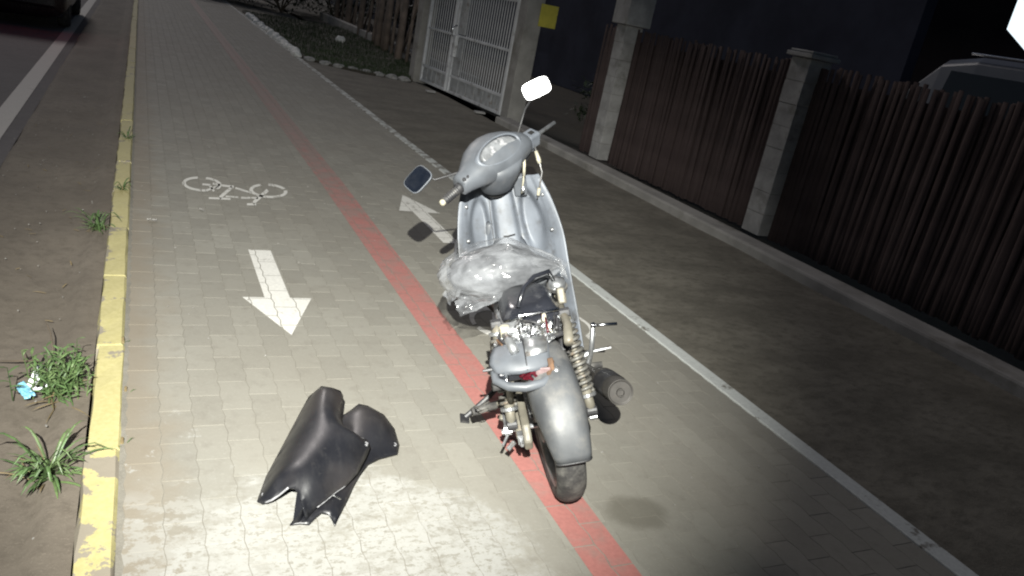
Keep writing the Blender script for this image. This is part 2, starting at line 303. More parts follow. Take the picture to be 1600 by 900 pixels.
M['paver'] = paver_mat()
M['white_paint'] = paint_mat('white_road_paint', (.66, .65, .61), (.26, .245, .215), .60, .68)
M['sym_paint'] = paint_mat('thin_white_paint', (.66, .65, .61), (.25, .24, .21), .56, .68)
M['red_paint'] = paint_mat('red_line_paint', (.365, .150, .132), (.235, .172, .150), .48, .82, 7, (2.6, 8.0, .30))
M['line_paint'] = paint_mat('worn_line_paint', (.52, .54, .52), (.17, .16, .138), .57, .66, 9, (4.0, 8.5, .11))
M['road_line'] = paint_mat('road_line_paint', (.34, .33, .31), (.17, .155, .14), .58, .75, 5)
M['kerb'] = kerb_mat()
M['joint'] = soil_mat('joint_sand', (.17, .16, .136), (.22, .205, .175), (.14, .13, .108))
M['dirt'] = soil_mat('shoulder_dirt', (.122, .104, .083), (.162, .139, .112), (.09, .076, .06))
M['asphalt'] = soil_mat('asphalt', (.085, .079, .082), (.11, .103, .107), (.068, .063, .066), 1.0)
M['sidewalk'] = soil_mat('dusty_sidewalk', (.108, .099, .080), (.178, .164, .134), (.076, .069, .055), 2.6, (.75, 1.15, 1), .8)
M['terrain'] = soil_mat('terrain', (.05, .045, .035), (.07, .06, .045), (.035, .03, .025))

# ------------------------------------------------------------------ setting
def sheet(name, x0, x1, y0, y1, z, m, parent=None, kind='structure', nx=1, ny=1, fz=None):
    b = MB(); vs = []; fs = []
    for j in range(ny + 1):
        for i in range(nx + 1):
            x = x0 + (x1 - x0) * i / nx; y = y0 + (y1 - y0) * j / ny
            vs.append((x, y, z + (fz(x, y) if fz else 0)))
    for j in range(ny):
        for i in range(nx):
            a = j * (nx + 1) + i; fs.append((a, a + 1, a + nx + 2, a + nx + 1))
    b.add(vs, fs); o = b.build(name, m, parent, smooth=bool(fz))
    if kind: o['kind'] = kind
    return o

sheet('ground', -150, 250, -60, 340, -.32, M['terrain'])
sheet('road', -9, -.80, -6, 60, -.10, M['asphalt'])
def dz(x, y):
    return .022 * noise.noise((x * 2.2, y * 1.4, 3)) + .008 * noise.noise((x * 9, y * 9, 1)) + (.035 if x > -.2 else 0) - (.05 if x < -.80 else 0)
sheet('dirt_shoulder', -.86, -.117, -1, 40, -.072, M['dirt'], nx=18, ny=420, fz=dz)
b = MB(); b.add([(-1.05, -6, -.096), (-.90, -6, -.096), (-.90, 60, -.096), (-1.05, 60, -.096)], [(0, 1, 2, 3)])
tag(b.build('road_edge_line', M['road_line']), kind='structure')
PX1 = 2.56; NCOL = 25; PW = PX1 / NCOL; PL = .205
sheet('sidewalk', PX1 + .093, 4.62, -1, 40, -.004, M['sidewalk'], nx=20, ny=200, fz=lambda x, y: .010 * noise.noise((x * 1.7, y * 1.1, 9)) - .006)
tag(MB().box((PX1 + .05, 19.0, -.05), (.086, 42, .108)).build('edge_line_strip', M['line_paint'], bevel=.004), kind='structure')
tag(MB().box((4.74, 4.9, -.02), (.24, 10.9, .19)).build('fence_plinth', M['concrete'], bevel=.02), kind='structure')
sheet('yard_ground', 4.86, 30, -2, 60, -.012, M['terrain'])

# ---- bike path of zigzag pavers
path = tag(sheet('bike_path', -.016, PX1, -1, 40, -.0018, M['joint']), kind='structure')
ZA = .0036
def zz(y):
    q = (y / (PL / 2)) % 1.0
    return -ZA + 4 * ZA * q if q < .5 else 3 * ZA - 4 * ZA * q
def paver_outline(gap):
    L = []; Rr = []
    for k in range(5):
        y = PL * k / 4; o = (-ZA, ZA)[k % 2]
        yy = min(max(y, gap), PL - gap)
        L.append((o + gap, yy)); Rr.append((PW + o - gap, yy))
    return L, Rr
def paver_geo(dx, dy, zt, tx, ty):
    L, Rr = paver_outline(.0012); L2, R2 = paver_outline(.0006)
    def h(x, y): return zt + tx * (x - PW / 2) + ty * (y - PL / 2)
    top = L + Rr[::-1]; bot = L2 + R2[::-1]
    vs = [(dx + x, dy + y, h(x, y)) for x, y in top] + [(dx + x, dy + y, -.0055) for x, y in bot]
    fs = [(k, 9 - k, 8 - k, k + 1) for k in range(4)] + [(k, (k + 1) % 10, (k + 1) % 10 + 10, k + 10) for k in range(10)]
    return vs, fs
pav = []
for i in range(NCOL):
    off = (PL / 2 if i % 2 else 0)
    y = -.82 + off
    while y < 30:
        x = i * PW
        pav.append((x, y)); y += PL
vis = []
for k, (x, y) in enumerate(pav):
    z = in_view((x + PW / 2, y + PL / 2, 0), 30)
    if z: vis.append((z, k))
vis.sort(); near = set(k for _, k in vis[:300])
variants = []
for k in range(12):
    vs, fs = paver_geo(0, 0, -random.random() * .0004, random.uniform(-.003, .003), random.uniform(-.003, .003))
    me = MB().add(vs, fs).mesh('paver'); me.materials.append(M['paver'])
    at_ = me.attributes.new('tone', 'FLOAT', 'POINT'); tv = random.random(); at_.data.foreach_set('value', [tv] * len(me.vertices))
    variants.append(me)
rest = MB(); tones = []
for k, (x, y) in enumerate(pav):
    if k in near:
        inst(random.choice(variants), 'paver', path, (x, y, 0))
    else:
        vs, fs = paver_geo(x, y, -random.random() * .0004, random.uniform(-.003, .003), random.uniform(-.003, .003))
        rest.add(vs, fs); tones += [random.random()] * len(vs)
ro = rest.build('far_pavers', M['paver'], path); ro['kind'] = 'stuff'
at_ = ro.data.attributes.new('tone', 'FLOAT', 'POINT'); at_.data.foreach_set('value', tones)

# ---- painted markings, broken by the paver joints
def clip(poly, quad):
    out = poly
    n = len(quad)
    ar = sum(quad[i][0] * quad[(i + 1) % n][1] - quad[(i + 1) % n][0] * quad[i][1] for i in range(n))
    q = quad if ar > 0 else quad[::-1]
    for i in range(n):
        a, b_ = q[i], q[(i + 1) % n]; inp = out; out = []
        if not inp: return []
        def sd_(p): return (b_[0] - a[0]) * (p[1] - a[1]) - (b_[1] - a[1]) * (p[0] - a[0])
        for j in range(len(inp)):
            p, r_ = inp[j], inp[(j + 1) % len(inp)]; sp, sr = sd_(p), sd_(r_)
            if sp >= 0: out.append(p)
            if (sp >= 0) != (sr >= 0):
                t_ = sp / (sp - sr); out.append((p[0] + (r_[0] - p[0]) * t_, p[1] + (r_[1] - p[1]) * t_))
    return out if len(out) > 2 else []
Lq, Rq = paver_outline(.0020)
def marking(name, polys, m, z=.0022, skip=0.0):
    b = MB()
    for poly in polys:
        x0 = min(p[0] for p in poly) - .02; x1 = max(p[0] for p in poly) + .02; y0 = min(p[1] for p in poly); y1 = max(p[1] for p in poly)
        for (x, y) in pav:
            if x + PW < x0 or x > x1 or y + PL < y0 or y > y1: continue
            for k in range(4):
                quad = [(x + Lq[k][0], y + Lq[k][1]), (x + Rq[k][0], y + Rq[k][1]), (x + Rq[k + 1][0], y + Rq[k + 1][1]), (x + Lq[k + 1][0], y + Lq[k + 1][1])]
                c = clip(list(poly), quad)
                if c and random.random() >= skip: b.add([(px, py, z) for px, py in c], [tuple(range(len(c)))])
    return b.build(name, m)
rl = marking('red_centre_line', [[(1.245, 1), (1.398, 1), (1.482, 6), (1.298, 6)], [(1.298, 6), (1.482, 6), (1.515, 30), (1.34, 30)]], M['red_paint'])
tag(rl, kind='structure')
def arrow(cx, tail, sh, tip, hw, sw):
    return [[(cx - sw, tail), (cx + sw, tail), (cx + sw, sh), (cx - sw, sh)], [(cx - hw, sh), (cx + hw, sh), (cx, tip)]]
tag(marking('painted_arrow', arrow(.642, 4.285, 3.60, 3.175, .163, .06), M['white_paint']),
    'bright white painted arrow pointing towards the viewer beside the black plastic panels', 'road marking', 'arrows painted on the bike path')
tag(marking('painted_arrow', arrow(1.905, 4.60, 5.30, 5.76, .16, .058), M['sym_paint']),
    'greyish white painted arrow pointing away, half hidden behind the scooter handlebar', 'road marking', 'arrows painted on the bike path')
tag(marking('painted_bicycle', BIKE_SYMBOL, M['sym_paint']), 'white stencilled bicycle symbol painted upside down on the pavers left of the red line', 'road marking', 'bicycle symbols')
tag(marking('painted_bicycle', [[(2.55 - x, 8.91 - y) for x, y in q] for q in BIKE_SYMBOL], M['sym_paint']),
    'white bicycle symbol on the pavers mostly hidden behind the scooter', 'road marking', 'bicycle symbols')

# ---- kerb of yellow stones
kerb = empty('kerb', (0, 0, 0)); tag(kerb, kind='structure')
KS = .7375
def kerb_mesh(s):
    rr = random.Random(s); b = MB(); n = 7; rings = []
    for i in range(n):
        y = .004 + (KS - .009) * i / (n - 1)
        j = lambda a: rr.uniform(-a, a)
        rings.append([(-.116 + j(.003), y, -.26), (-.114 + j(.004), y, -.02 + j(.004)), (-.106 + j(.004), y, .005 + j(.003)), (-.024 + j(.003), y, .008 + j(.002)), (-.014 + j(.002), y, -.004 + j(.002)), (-.011, y, -.26)])
    b.loft(rings); me = b.mesh('kerb_stone'); me.materials.append(M['kerb']); return me
kms = [kerb_mesh(s) for s in range(6)]
for k in range(-4, 42):
    inst(kms[k % 6], 'kerb_stone', kerb, (random.uniform(-.003, .003), 2.343 + KS * k, random.uniform(-.004, .003)), (0, 0, random.uniform(-.004, .004)))

# ------------------------------------------------------------------ pillars and stake fences
def pillar(x, y, sx, sy, h, n, label, group, head=None, cap=True):
    t = empty('concrete_pillar', (x, y, 0)); tag(t, label, 'pillar', group)
    z = .075; bh = (h - z) / n
    for k in range(n):
        MB().box((random.uniform(-.003, .003), random.uniform(-.003, .003), z + bh * (k + .5)), (sx, sy, bh - .004)).build('block', M['block'], t, bevel=.003)
    MB().box((0, 0, (z + h) / 2), (sx - .008, sy - .008, h - z - .01)).build('mortar', M['concrete'], t)
    if cap:
        MB().box((0, 0, h + .022), (sx + .08, sy + .08, .035)).box((0, 0, h + .052), (sx + .04, sy + .04, .02)).build('cap', M['block'], t, bevel=.006)
    if head:
        MB().box((0, 0, h + head / 2 + .002), (sx + .10, sy + .12, head)).build('head', M['block'], t, bevel=.01)
        MB().box((0, 0, h + head + .03), (sx + .16, sy + .18, .05)).build('cap', M['block'], t, bevel=.01)
    return t
pillar(5.07, 5.18, .24, .22, 1.60, 8, 'grey concrete block pillar with flat cap between two brown stake fences', 'fence pillars')
pillar(4.99, 7.95, .22, .20, 1.60, 8, 'grey concrete pillar with wide square head left of the stake fence', 'fence pillars', head=.62, cap=False)

def stake_mesh(s):
    rr = random.Random(s); b = MB(); n = 7; rings = []
    bx, by = rr.uniform(-.012, .012), rr.uniform(-.012, .012)
    for i in range(6):
        t_ = i / 5; z = 1.50 * t_; r_ = .0225 * (1 - .16 * t_) * rr.uniform(.92, 1.08)
        if i == 5: r_ *= .9
        rings.append([(bx * math.sin(t_ * 3) + r_ * math.cos(2 * math.pi * k / n) * rr.uniform(.85, 1.12), by * math.sin(t_ * 2.5) + r_ * math.sin(2 * math.pi * k / n) * rr.uniform(.85, 1.12), z) for k in range(n)])
    b.loft(rings); me = b.mesh('stake'); me.materials.append(M['wood'] if s % 3 else M['wood_b'])
    me.polygons.foreach_set('use_smooth', [True] * len(me.polygons)); return me
stakes = [stake_mesh(s) for s in range(12)]
def stake_fence(y0, y1, x0, x1, label):
    t = empty('stake_fence', ((x0 + x1) / 2, (y0 + y1) / 2, 0)); tag(t, label, 'fence', 'stake fences')
    ox, oy = t.location.x, t.location.y; n = int((y1 - y0) / .038)
    for k in range(n):
        f = (k + .5) / n
        inst(random.choice(stakes), 'stake', t, (x0 + (x1 - x0) * f - ox + random.uniform(-.008, .008), y0 + (y1 - y0) * f - oy, .07 + random.uniform(-.02, .0)),
             (random.uniform(-.012, .012), random.uniform(-.012, .012), random.choice((0, math.pi)) + random.uniform(-.12, .12)), (random.uniform(.30, .42), random.uniform(1.15, 1.4), random.uniform(.99, 1.012)))
    MB().box((.040, 0, .76), (.016, y1 - y0, 1.38)).build('backing_mat', M['wood'], t)
    for z in (.4, 1.15):
        MB().box((.064, 0, z), (.03, y1 - y0, .05)).build('rail', M['wood_b'], t)
    return t
stake_fence(5.30, 7.83, 5.08, 5.02, 'dark brown stake fence between the capped pillar and the wide headed pillar')
stake_fence(1.1, 5.06, 5.13, 5.08, 'dark brown stake fence right of the capped pillar, running out of frame')
stake_fence(8.07, 8.50, 5.02, 5.00, 'short strip of brown stakes left of the wide headed pillar')

# ------------------------------------------------------------------ pale metal gate
g0, g1 = Vector((4.86, 10.70, 0)), Vector((4.60, 13.88, 0))
gt = empty('metal_gate', g0); tag(gt, 'pale grey metal gate of thin vertical bars above a solid bottom panel', 'gate')
gl = (g1 - g0).length; gt.rotation_euler = (0, 0, math.atan2(-(g1 - g0).x, (g1 - g0).y))
def leaf(y0, y1, nb, lock):
    c = (y0 + y1) / 2; w_ = y1 - y0
    for (yy, d) in ((y0 + .025, .05), (y1 - .025, .05)):
        MB().box((0, yy, .87), (.05, d, 1.66)).build('stile', M['gate'], gt, bevel=.004)
    for z, hh in ((.315, .04), (.965, .035), (1.66, .05), (.06, .04)):
        MB().box((0, c, z), (.04, w_ - .104, hh)).build('rail', M['gate'], gt, bevel=.003)
    n = 5 if w_ < 1.5 else 6
    for k in range(n):
        d = (w_ - .104) / n
        MB().box((.006, y0 + .052 + d * (k + .5), .187), (.012, d - .012, .21)).build('bottom_panel', M['gate_rust'], gt, bevel=.003)
    bm_ = MB().box((0, 0, 0), (.008, .022, .62)).mesh('bar'); bm_.materials.append(M['gate'])
    y_a = y0 + .05 if not lock else y0 + .05; y_b = y1 - .05 - (.32 if lock else 0)
    for k in range(nb):
        for z in (.645, 1.31):
            inst(bm_, 'bar', gt, (0, y_a + (y_b - y_a) * (k + .5) / nb, z), scale=(1, 1, 1 if z < 1 else 1.07))
    if lock:
        MB().box((-.004, y1 - .22, .64), (.02, .28, .60)).build('lock_plate', M['gate_rust'], gt, bevel=.004)
        MB().box((-.004, y1 - .22, 1.315), (.02, .28, .64)).build('lock_plate', M['gate_rust'], gt, bevel=.004)
        MB().box((-.05, y1 - .12, .80), (.06, .10, .34)).build('lock_box', M['gate'], gt, bevel=.008)
        MB().tube([(-.03, y1 - .06, 1.12), (-.1, y1 - .06, 1.10), (-.1, y1 - .06, .96), (-.03, y1 - .06, .94)], .012).build('handle', M['chrome'], gt, smooth=True)
leaf(.02, 1.98, 19, True)
leaf(2.06, gl - .02, 11, False)
def gate_post(y, label, s=.24, x=None):
    p = Vector((x if x else (g0.x + (g1.x - g0.x) * (y - g0.y) / (g1.y - g0.y)), y, 0))
    t = empty('gate_post', p); tag(t, label, 'post', 'gate posts')
    MB().box((.03, 0, 1.13), (s, s, 2.3)).build('shaft', M['concrete'], t, bevel=.012)
    MB().box((.03, 0, 2.31), (s + .08, s + .08, .06)).build('cap', M['concrete'], t, bevel=.01)
gate_post(10.54, 'square concrete post at the right end of the pale metal gate', .26, 4.93)
gate_post(14.06, 'square concrete post at the left end of the pale metal gate by the lawn', .28)
for (x, y) in ((4.62, 10.95), (4.40, 12.65)):
    tag(MB().box((x, y, .012), (.16, .10, .03)).build('concrete_chip', M['block'], bevel=.008),
        'pale flat chip on the ground in front of the gate %s' % ('right leaf' if y < 12 else 'lock'), 'chip')
s_ = empty('yellow_sign', (5.16, 10.385, 1.53)); tag(s_, 'small yellow square sign on the post right of the pale gate', 'sign')
MB().box((0, 0, 0), (.27, .012, .30)).build('plate', M['yellow_sign'], s_, bevel=.002)
for sx in (-.11, .11):
    MB().lathe((sx, -.008, .125), (0, 1, 0), [(-.004, .006), (0, .008)], 10, True).build('screw', M['dull_metal'], s_)

# ------------------------------------------------------------------ lawn with whitewashed stones, pole fence
lawn_poly = [(2.74, 25.5), (2.66, 15.2), (2.95, 14.5), (3.6, 13.95), (4.45, 13.9), (5.0, 14.3), (5.5, 19), (6.1, 26)]
lo = MB().prism(lawn_poly, -.05, .03).build('lawn', M['terrain']); lo['kind'] = 'structure'
def inside(p, poly):
    c = False; n = len(poly)
    for i in range(n):
        a, b_ = poly[i], poly[(i + 1) % n]
        if (a[1] > p[1]) != (b_[1] > p[1]) and p[0] < (b_[0] - a[0]) * (p[1] - a[1]) / (b_[1] - a[1]) + a[0]: c = not c
    return c
gb = MB(); k = 0
while k < 16000:
    x, y = random.uniform(2.6, 6.1), 13.9 + 11.6 * random.random() ** 1.3
    if not inside((x, y), lawn_poly): continue
    k += 1; a = random.uniform(0, 6.28); h = random.uniform(.03, .085) * (1 + .8 * noise.noise((x * 1.5, y * 1.5, 0))); l = random.uniform(.0, .05); ww = .006
    dx, dy = math.cos(a), math.sin(a)
    gb.add([(x - dy * ww, y + dx * ww, .028), (x + dy * ww, y - dx * ww, .028), (x + dx * l, y + dy * l, .028 + h)], [(0, 1, 2)])
go = gb.build('grass', M['grass']); tag(go, 'dark short grass on the strip beside the bike path', 'grass', kind='stuff')
def rock(r, s, m, name, loc, rz=0, flat=.7):
    bm = bmesh.new(); bmesh.ops.create_icosphere(bm, subdivisions=2, radius=1)
    for v in bm.verts:
        n_ = 1 + .30 * noise.noise(v.co * 1.3 + Vector((s * 3.7, s, 0))) + .10 * noise.noise(v.co * 4 + Vector((s, 0, 9)))
        v.co = Vector((v.co.x * r[0], v.co.y * r[1], v.co.z * r[2])) * n_
    me = bpy.data.meshes.new(name); bm.to_mesh(me); bm.free(); me.materials.append(m)
    o = inst(me, name, None, loc, (0, 0, rz)); return o
for k in range(23):
    f = k / 22; y = 15.15 + 8.9 * f
    o = rock((random.uniform(.07, .10), random.uniform(.13, .19), random.uniform(.06, .09)), k, M['stone_white'], 'border_stone', (2.66 + .07 * f + random.uniform(-.03, .03), y, .03), random.uniform(-.3, .3))
    tag(o, 'whitewashed stone in the row edging the grass strip', 'stone', 'whitewashed border stones')
for k in range(8):
    f = k / 7
    o = rock((.12, .10, .05), 40 + k, M['block'], 'lawn_edge_stone', (2.80 + 1.5 * f, 14.78 - .95 * f ** .6, .015), -.4)
    tag(o, 'low grey stone in the curved near edge of the grass strip', 'stone', 'grey stones on the lawn corner')
o = rock((.12, .11, .10), 77, M['stone_white'], 'pale_rock', (4.40, 19.7, .08)); tag(o, 'lone pale rock lying in the middle of the grass', 'rock')

pf = empty('pole_fence', (5.4, 19.5, 0)); tag(pf, 'rustic fence of bare wooden poles with crossed braces behind the grass', 'fence')
def pp(y, off=0): return 5.0 + (y - 14.6) * .082 + off - 5.4
posts = [15.6, 17.6, 19.2, 20.3, 23.2, 25.6, 28.5]
for y in posts:
    l = random.uniform(-.08, .08)
    MB().tube([(pp(y), y - 19.5, -.1), (pp(y) + l * .4, y - 19.5 + l, 1.2), (pp(y) + l, y - 19.5 + l * 1.5, 2.9)], [.085, .075, .065], 9).build('post', M['pole'], pf, smooth=True)
for k in range(len(posts) - 1):
    y0, y1 = posts[k], posts[k + 1]
    for (za, zb) in ((.25, 2.4), (2.4, .25)):
        MB().tube([(pp(y0, .07), y0 - 19.5 + .1, za), (pp(y1, .07), y1 - 19.5 - .1, zb)], [.032, .028], 7).build('brace', M['pole'], pf, smooth=True)
    for z in (.22, 2.3):
        MB().tube([(pp(y0, .12), y0 - 19.5, z), (pp(y1, .12), y1 - 19.5, z)], .035, 7).build('rail', M['pole'], pf, smooth=True)
    for q in range(2):
        yy = y0 + (y1 - y0) * (q + 1) / 3
        MB().tube([(pp(yy, .05), yy - 19.5, 0), (pp(yy, .1), yy - 19.5 + random.uniform(-.3, .3), 2.6)], [.04, .03], 7).build('upright', M['pole'], pf, smooth=True)
tag(MB().box((5.75, 21.5, .10), (.18, 15, .26)).build('low_wall', M['concrete'], bevel=.02), 'low concrete footing wall under the rustic pole fence', 'wall')

# leafy mass generator: many small leaf quads through the crown's volume
def foliage(name, c, r, n, m, parent, size=.09, seed=0):
    rr = random.Random(seed); b = MB(); cl = []
    for _ in range(26):
        d = Vector((rr.gauss(0, 1), rr.gauss(0, 1), rr.gauss(0, 1))).normalized() * rr.uniform(.35, .95)
        cl.append((Vector((d.x * r[0], d.y * r[1], d.z * r[2])), rr.uniform(.22, .42)))
    for _ in range(n):
        o_, rad = rr.choice(cl)
        q = o_ + Vector((rr.gauss(0, 1) * rad * r[0] * .55, rr.gauss(0, 1) * rad * r[1] * .55, rr.gauss(0, 1) * rad * r[2] * .55)) + Vector(c)
        u = Vector((rr.gauss(0, 1), rr.gauss(0, 1), rr.gauss(0, .6))).normalized(); v, w_ = frame_of(u)
        s = size * rr.uniform(.6, 1.3)
        b.add([q - u * s, q + v * s * .4, q + u * s, q - v * s * .4], [(0, 1, 2, 3)])
    return b.build(name, m, parent)
def shrub(loc, r, n, label, group, seed, size=.09):
    t = empty('shrub', loc); tag(t, label, 'shrub', group)
    foliage('foliage', (0, 0, r[2] * .95), r, n, M['hedge'], t, size, seed)
    for k in range(5):
        a = k * 1.3; MB().tube([(0, 0, -.02), (.25 * r[0] * math.cos(a), .25 * r[1] * math.sin(a), r[2] * .6), (.55 * r[0] * math.cos(a), .55 * r[1] * math.sin(a), r[2] * 1.3)], [.03, .022, .008], 6).build('stem', M['bark'], t)
for k, (x, y, s) in enumerate([(2.4, 30.5, 1.2), (4.4, 29.2, 1.3), (6.6, 31, 1.7), (3.4, 33, 1.8), (8.2, 27, 1.7)]):
    shrub((x, y, 0), (1.3 * s, 1.0 * s, .8 * s), 2600, ['dark shrub leftmost of those beyond the far end of the grass', 'dark shrub at the far corner of the grass strip by the poles', 'broad dark shrub behind the last poles of the rustic fence', 'tall dark shrub at the very end of the path', 'dark shrub in the yard behind the rustic pole fence'][k], 'dark shrubs beyond the lawn', k, .10)
shrub((6.9, 10.6, 0), (.7, .8, .45), 1800, 'low dark shrub in the yard between the gate post and the fence', None, 31, .07)

# ------------------------------------------------------------------ dark yard, house, van, light box
yw = empty('yard_wall', (9.6, 12.0, 0)); tag(yw, 'dark bluish rendered wall at the back of the yard behind the fence', 'wall')
MB().box((0, 15.0, 1.6), (.2, 38, 3.2)).build('wall_panel', M['yard_wall'], yw); MB().box((0, 15.0, 3.24), (.3, 38, .08)).build('coping', M['concrete'], yw, bevel=.01)
hs = empty('house', (13, 3, 0)); tag(hs, 'dark house behind the stake fence, almost lost in the night', 'house')
MB().box((3.0, 3.0, 2.0), (6, 20, 4.0)).build('wall', M['house_wall'], hs)
rb = MB(); rings = []
for y in (-7.6, 13.6): rings.append([(-.6, y, 3.95), (3.0, y, 5.6), (6.6, y, 3.95), (6.6, y, 4.05), (3.0, y, 5.72), (-.6, y, 4.07)])
rb.loft(rings); rb.build('roof', M['roof_tile'], hs)
for y in (-2.5, 1.0, 4.2):
    wnd = MB().box((-.02, y, 1.7), (.06, 1.25, 1.15)).build('window', M['wood'], hs, bevel=.01)
    for q in (-.3, .3): MB().box((-.06, y + q, 1.7), (.02, .52, 1.0)).build('pane', M['glass_dark'], wnd)
dr = MB().box((-.03, 2.6, 1.05), (.07, .9, 2.1)).build('door', M['wood'], hs, bevel=.01); MB().tube([(-.08, 2.25, 1.0), (-.13, 2.25, 1.0), (-.13, 2.35, 1.0)], .012).build('handle', M['dull_metal'], dr)

vn = empty('parked_van', (9.4, 5.45, 0)); tag(vn, 'pale van parked behind the right stake fence with only its roof showing', 'van')
secs = []                                     # loft along y (van nose towards +y)
for y, zb, zs, zr, hw in [(-2.1, .35, 1.1, 1.93, .78), (-2.0, .32, 1.12, 2.0, .82), (-1.0, .30, 1.14, 2.04, .84), (.9, .30, 1.14, 2.03, .84), (1.35, .30, 1.14, 1.95, .82), (1.75, .30, 1.12, 1.55, .82), (2.02, .30, 1.08, 1.17, .82), (2.2, .34, .9, 1.04, .76)]:
    rw = hw * (.86 if zr > 1.5 else .95)
    secs.append([(-hw, y, zb), (-hw - .01, y, (zb + zs) / 2), (-hw, y, zs), (-rw, y, zr - .07), (-rw + .10, y, zr), (0, y, zr + .015), (rw - .10, y, zr), (rw, y, zr - .07), (hw, y, zs), (hw + .01, y, (zb + zs) / 2), (hw, y, zb)])
MB().loft(secs).build('body', M['van_paint'], vn, smooth=False, bevel=.02)
for (ya, yb) in ((-1.85, -1.0), (-.9, -.05), (.05, 1.2)):
    for sx in (-1, 1):
        MB().add([(sx * .843, ya, 1.22), (sx * .843, yb, 1.22), (sx * .762, yb - .04, 1.83), (sx * .762, ya + .04, 1.83)], [(0, 1, 2, 3)]).build('window', M['glass_dark'], vn, solid=.012)
MB().add([(-.70, 1.99, 1.20), (.70, 1.99, 1.20), (.60, 1.44, 1.88), (-.60, 1.44, 1.88)], [(0, 1, 2, 3)]).build('windscreen', M['glass_dark'], vn, solid=.012)
MB().tube([(-.74, -1.7, 2.045), (-.74, 1.0, 2.05)], .012).tube([(.74, -1.7, 2.045), (.74, 1.0, 2.05)], .012).build('roof_rail', M['chrome'], vn)
for sx in (-1, 1):
    for y in (-1.35, 1.35):
        wh = MB().lathe((sx * .76, y, .31), (1, 0, 0), [(-.09, .18), (-.09, .29), (-.05, .31), (.05, .31), (.09, .29), (.09, .18)], 24).build('wheel', M['rubber'], vn, smooth=True)
        MB().lathe((sx * .76, y, .31), (1, 0, 0), [(-.07, .02), (-.08, .18), (.08, .18), (.07, .02)], 20, True).build('rim', M['alloy'], wh)
    MB().box((sx * .62, 2.13, .86), (.22, .1, .16)).build('headlight', M['pink_lens'], vn, bevel=.02)

lb = empty('light_box', (8.2, 5.2, 0)); tag(lb, 'glowing white light box at the upper right edge above the van', 'lamp')
lp = [(.587, 2.30), (.587, 3.05), (-.62, 3.05), (-.62, 2.1), (.02, 1.925)]
MB().loft([[(x, y, z) for y, z in lp] for x in (-.05, .0)]).build('lit_panel', M['lamp_on'], lb)
MB().loft([[(x, (y + .02) * 1.04 - .02, (z - 2.5) * 1.05 + 2.5) for y, z in lp] for x in (.004, .09)]).build('casing', M['black_plastic'], lb)
MB().tube([(.10, -.1, 2.3), (.14, -.1, 1.2), (.14, -.1, -.05)], .045, 10).build('mast', M['dull_metal'], lb, smooth=True)

# ------------------------------------------------------------------ dark car ahead on the road
cr = empty('car', (-1.80, 14.4, -.10)); tag(cr, 'dark car on the road at the upper left corner, seen from behind', 'car')
secs = []
for y, zb, zs, zr, hw in [(0, .20, .62, .80, .62), (.05, .13, .70, .92, .78), (.25, .12, .80, 1.05, .81), (.55, .19, .86, 1.38, .83), (1.2, .19, .88, 1.47, .84), (2.2, .19, .88, 1.44, .84), (2.9, .19, .86, .98, .83), (3.6, .20, .74, .84, .80), (3.85, .26, .60, .68, .66)]:
    rw = hw * (.74 if zr > 1.2 else .9)
    secs.append([(-hw + .08, y, zb), (-hw, y, zb + .12), (-hw, y, zs), (-rw, y, zr - .06), (-rw + .12, y, zr), (rw - .12, y, zr), (rw, y, zr - .06), (hw, y, zs), (hw, y, zb + .12), (hw - .08, y, zb)])
MB().loft(secs).build('body', M['car_paint'], cr, smooth=True, sub=1)
MB().box((0, .0, .42), (1.34, .10, .2)).build('rear_bumper', M['car_paint'], cr, bevel=.04, seg=3)
for sx in (-1, 1):
    MB().box((sx * .60, .05, .78), (.20, .09, .16)).build('tail_lamp', M['tail_on'], cr, bevel=.02)
    for y in (.72, 3.1):
        wh = MB().lathe((sx * .72, y, .29), (1, 0, 0), [(-.09, .17), (-.09, .27), (-.05, .29), (.05, .29), (.09, .27), (.09, .17)], 24).build('wheel', M['rubber'], cr, smooth=True)
        MB().lathe((sx * .72, y, .29), (1, 0, 0), [(-.07, .02), (-.08, .17), (.08, .17), (.07, .02)], 18, True).build('rim', M['alloy'], wh)
MB().add([(-.55, .32, 1.02), (.55, .32, 1.02), (.48, .56, 1.34), (-.48, .56, 1.34)], [(0, 1, 2, 3)]).build('rear_window', M['glass_dark'], cr, solid=.02)
MB().box((0, -.055, .50), (.40, .012, .13)).build('number_plate', M['dull_metal'], cr, bevel=.003)

# ------------------------------------------------------------------ the scooter: x forward, y left, z up from the rear tyre's contact point
HEAD, LEAN = R(18), R(19)
bk = empty('motor_scooter'); tag(bk, 'battered grey scooter without seat or rear covers leaning over the red line', 'scooter')
fw = Vector((math.sin(HEAD), math.cos(HEAD), 0)); lf0 = Vector((-math.cos(HEAD), math.sin(HEAD), 0)); u0 = Vector((0, 0, 1))
up = u0 * math.cos(LEAN) + lf0 * math.sin(LEAN); lf = lf0 * math.cos(LEAN) - u0 * math.sin(LEAN)
BO = Vector((1.357, 1.938, .0))
bk.matrix_world = Matrix(((fw.x, lf.x, up.x, BO.x), (fw.y, lf.y, up.y, BO.y), (fw.z, lf.z, up.z, BO.z), (0, 0, 0, 1)))
def P(name, mb, m, parent=None, **k): return mb.build(name, M[m], parent or bk, **k)
def arc(p0, p1, p2, n=10):
    p0, p1, p2 = Vector(p0), Vector(p1), Vector(p2)
    return [p0 * (1 - t) ** 2 + p1 * 2 * t * (1 - t) + p2 * t * t for t in [i / n for i in range(n + 1)]]

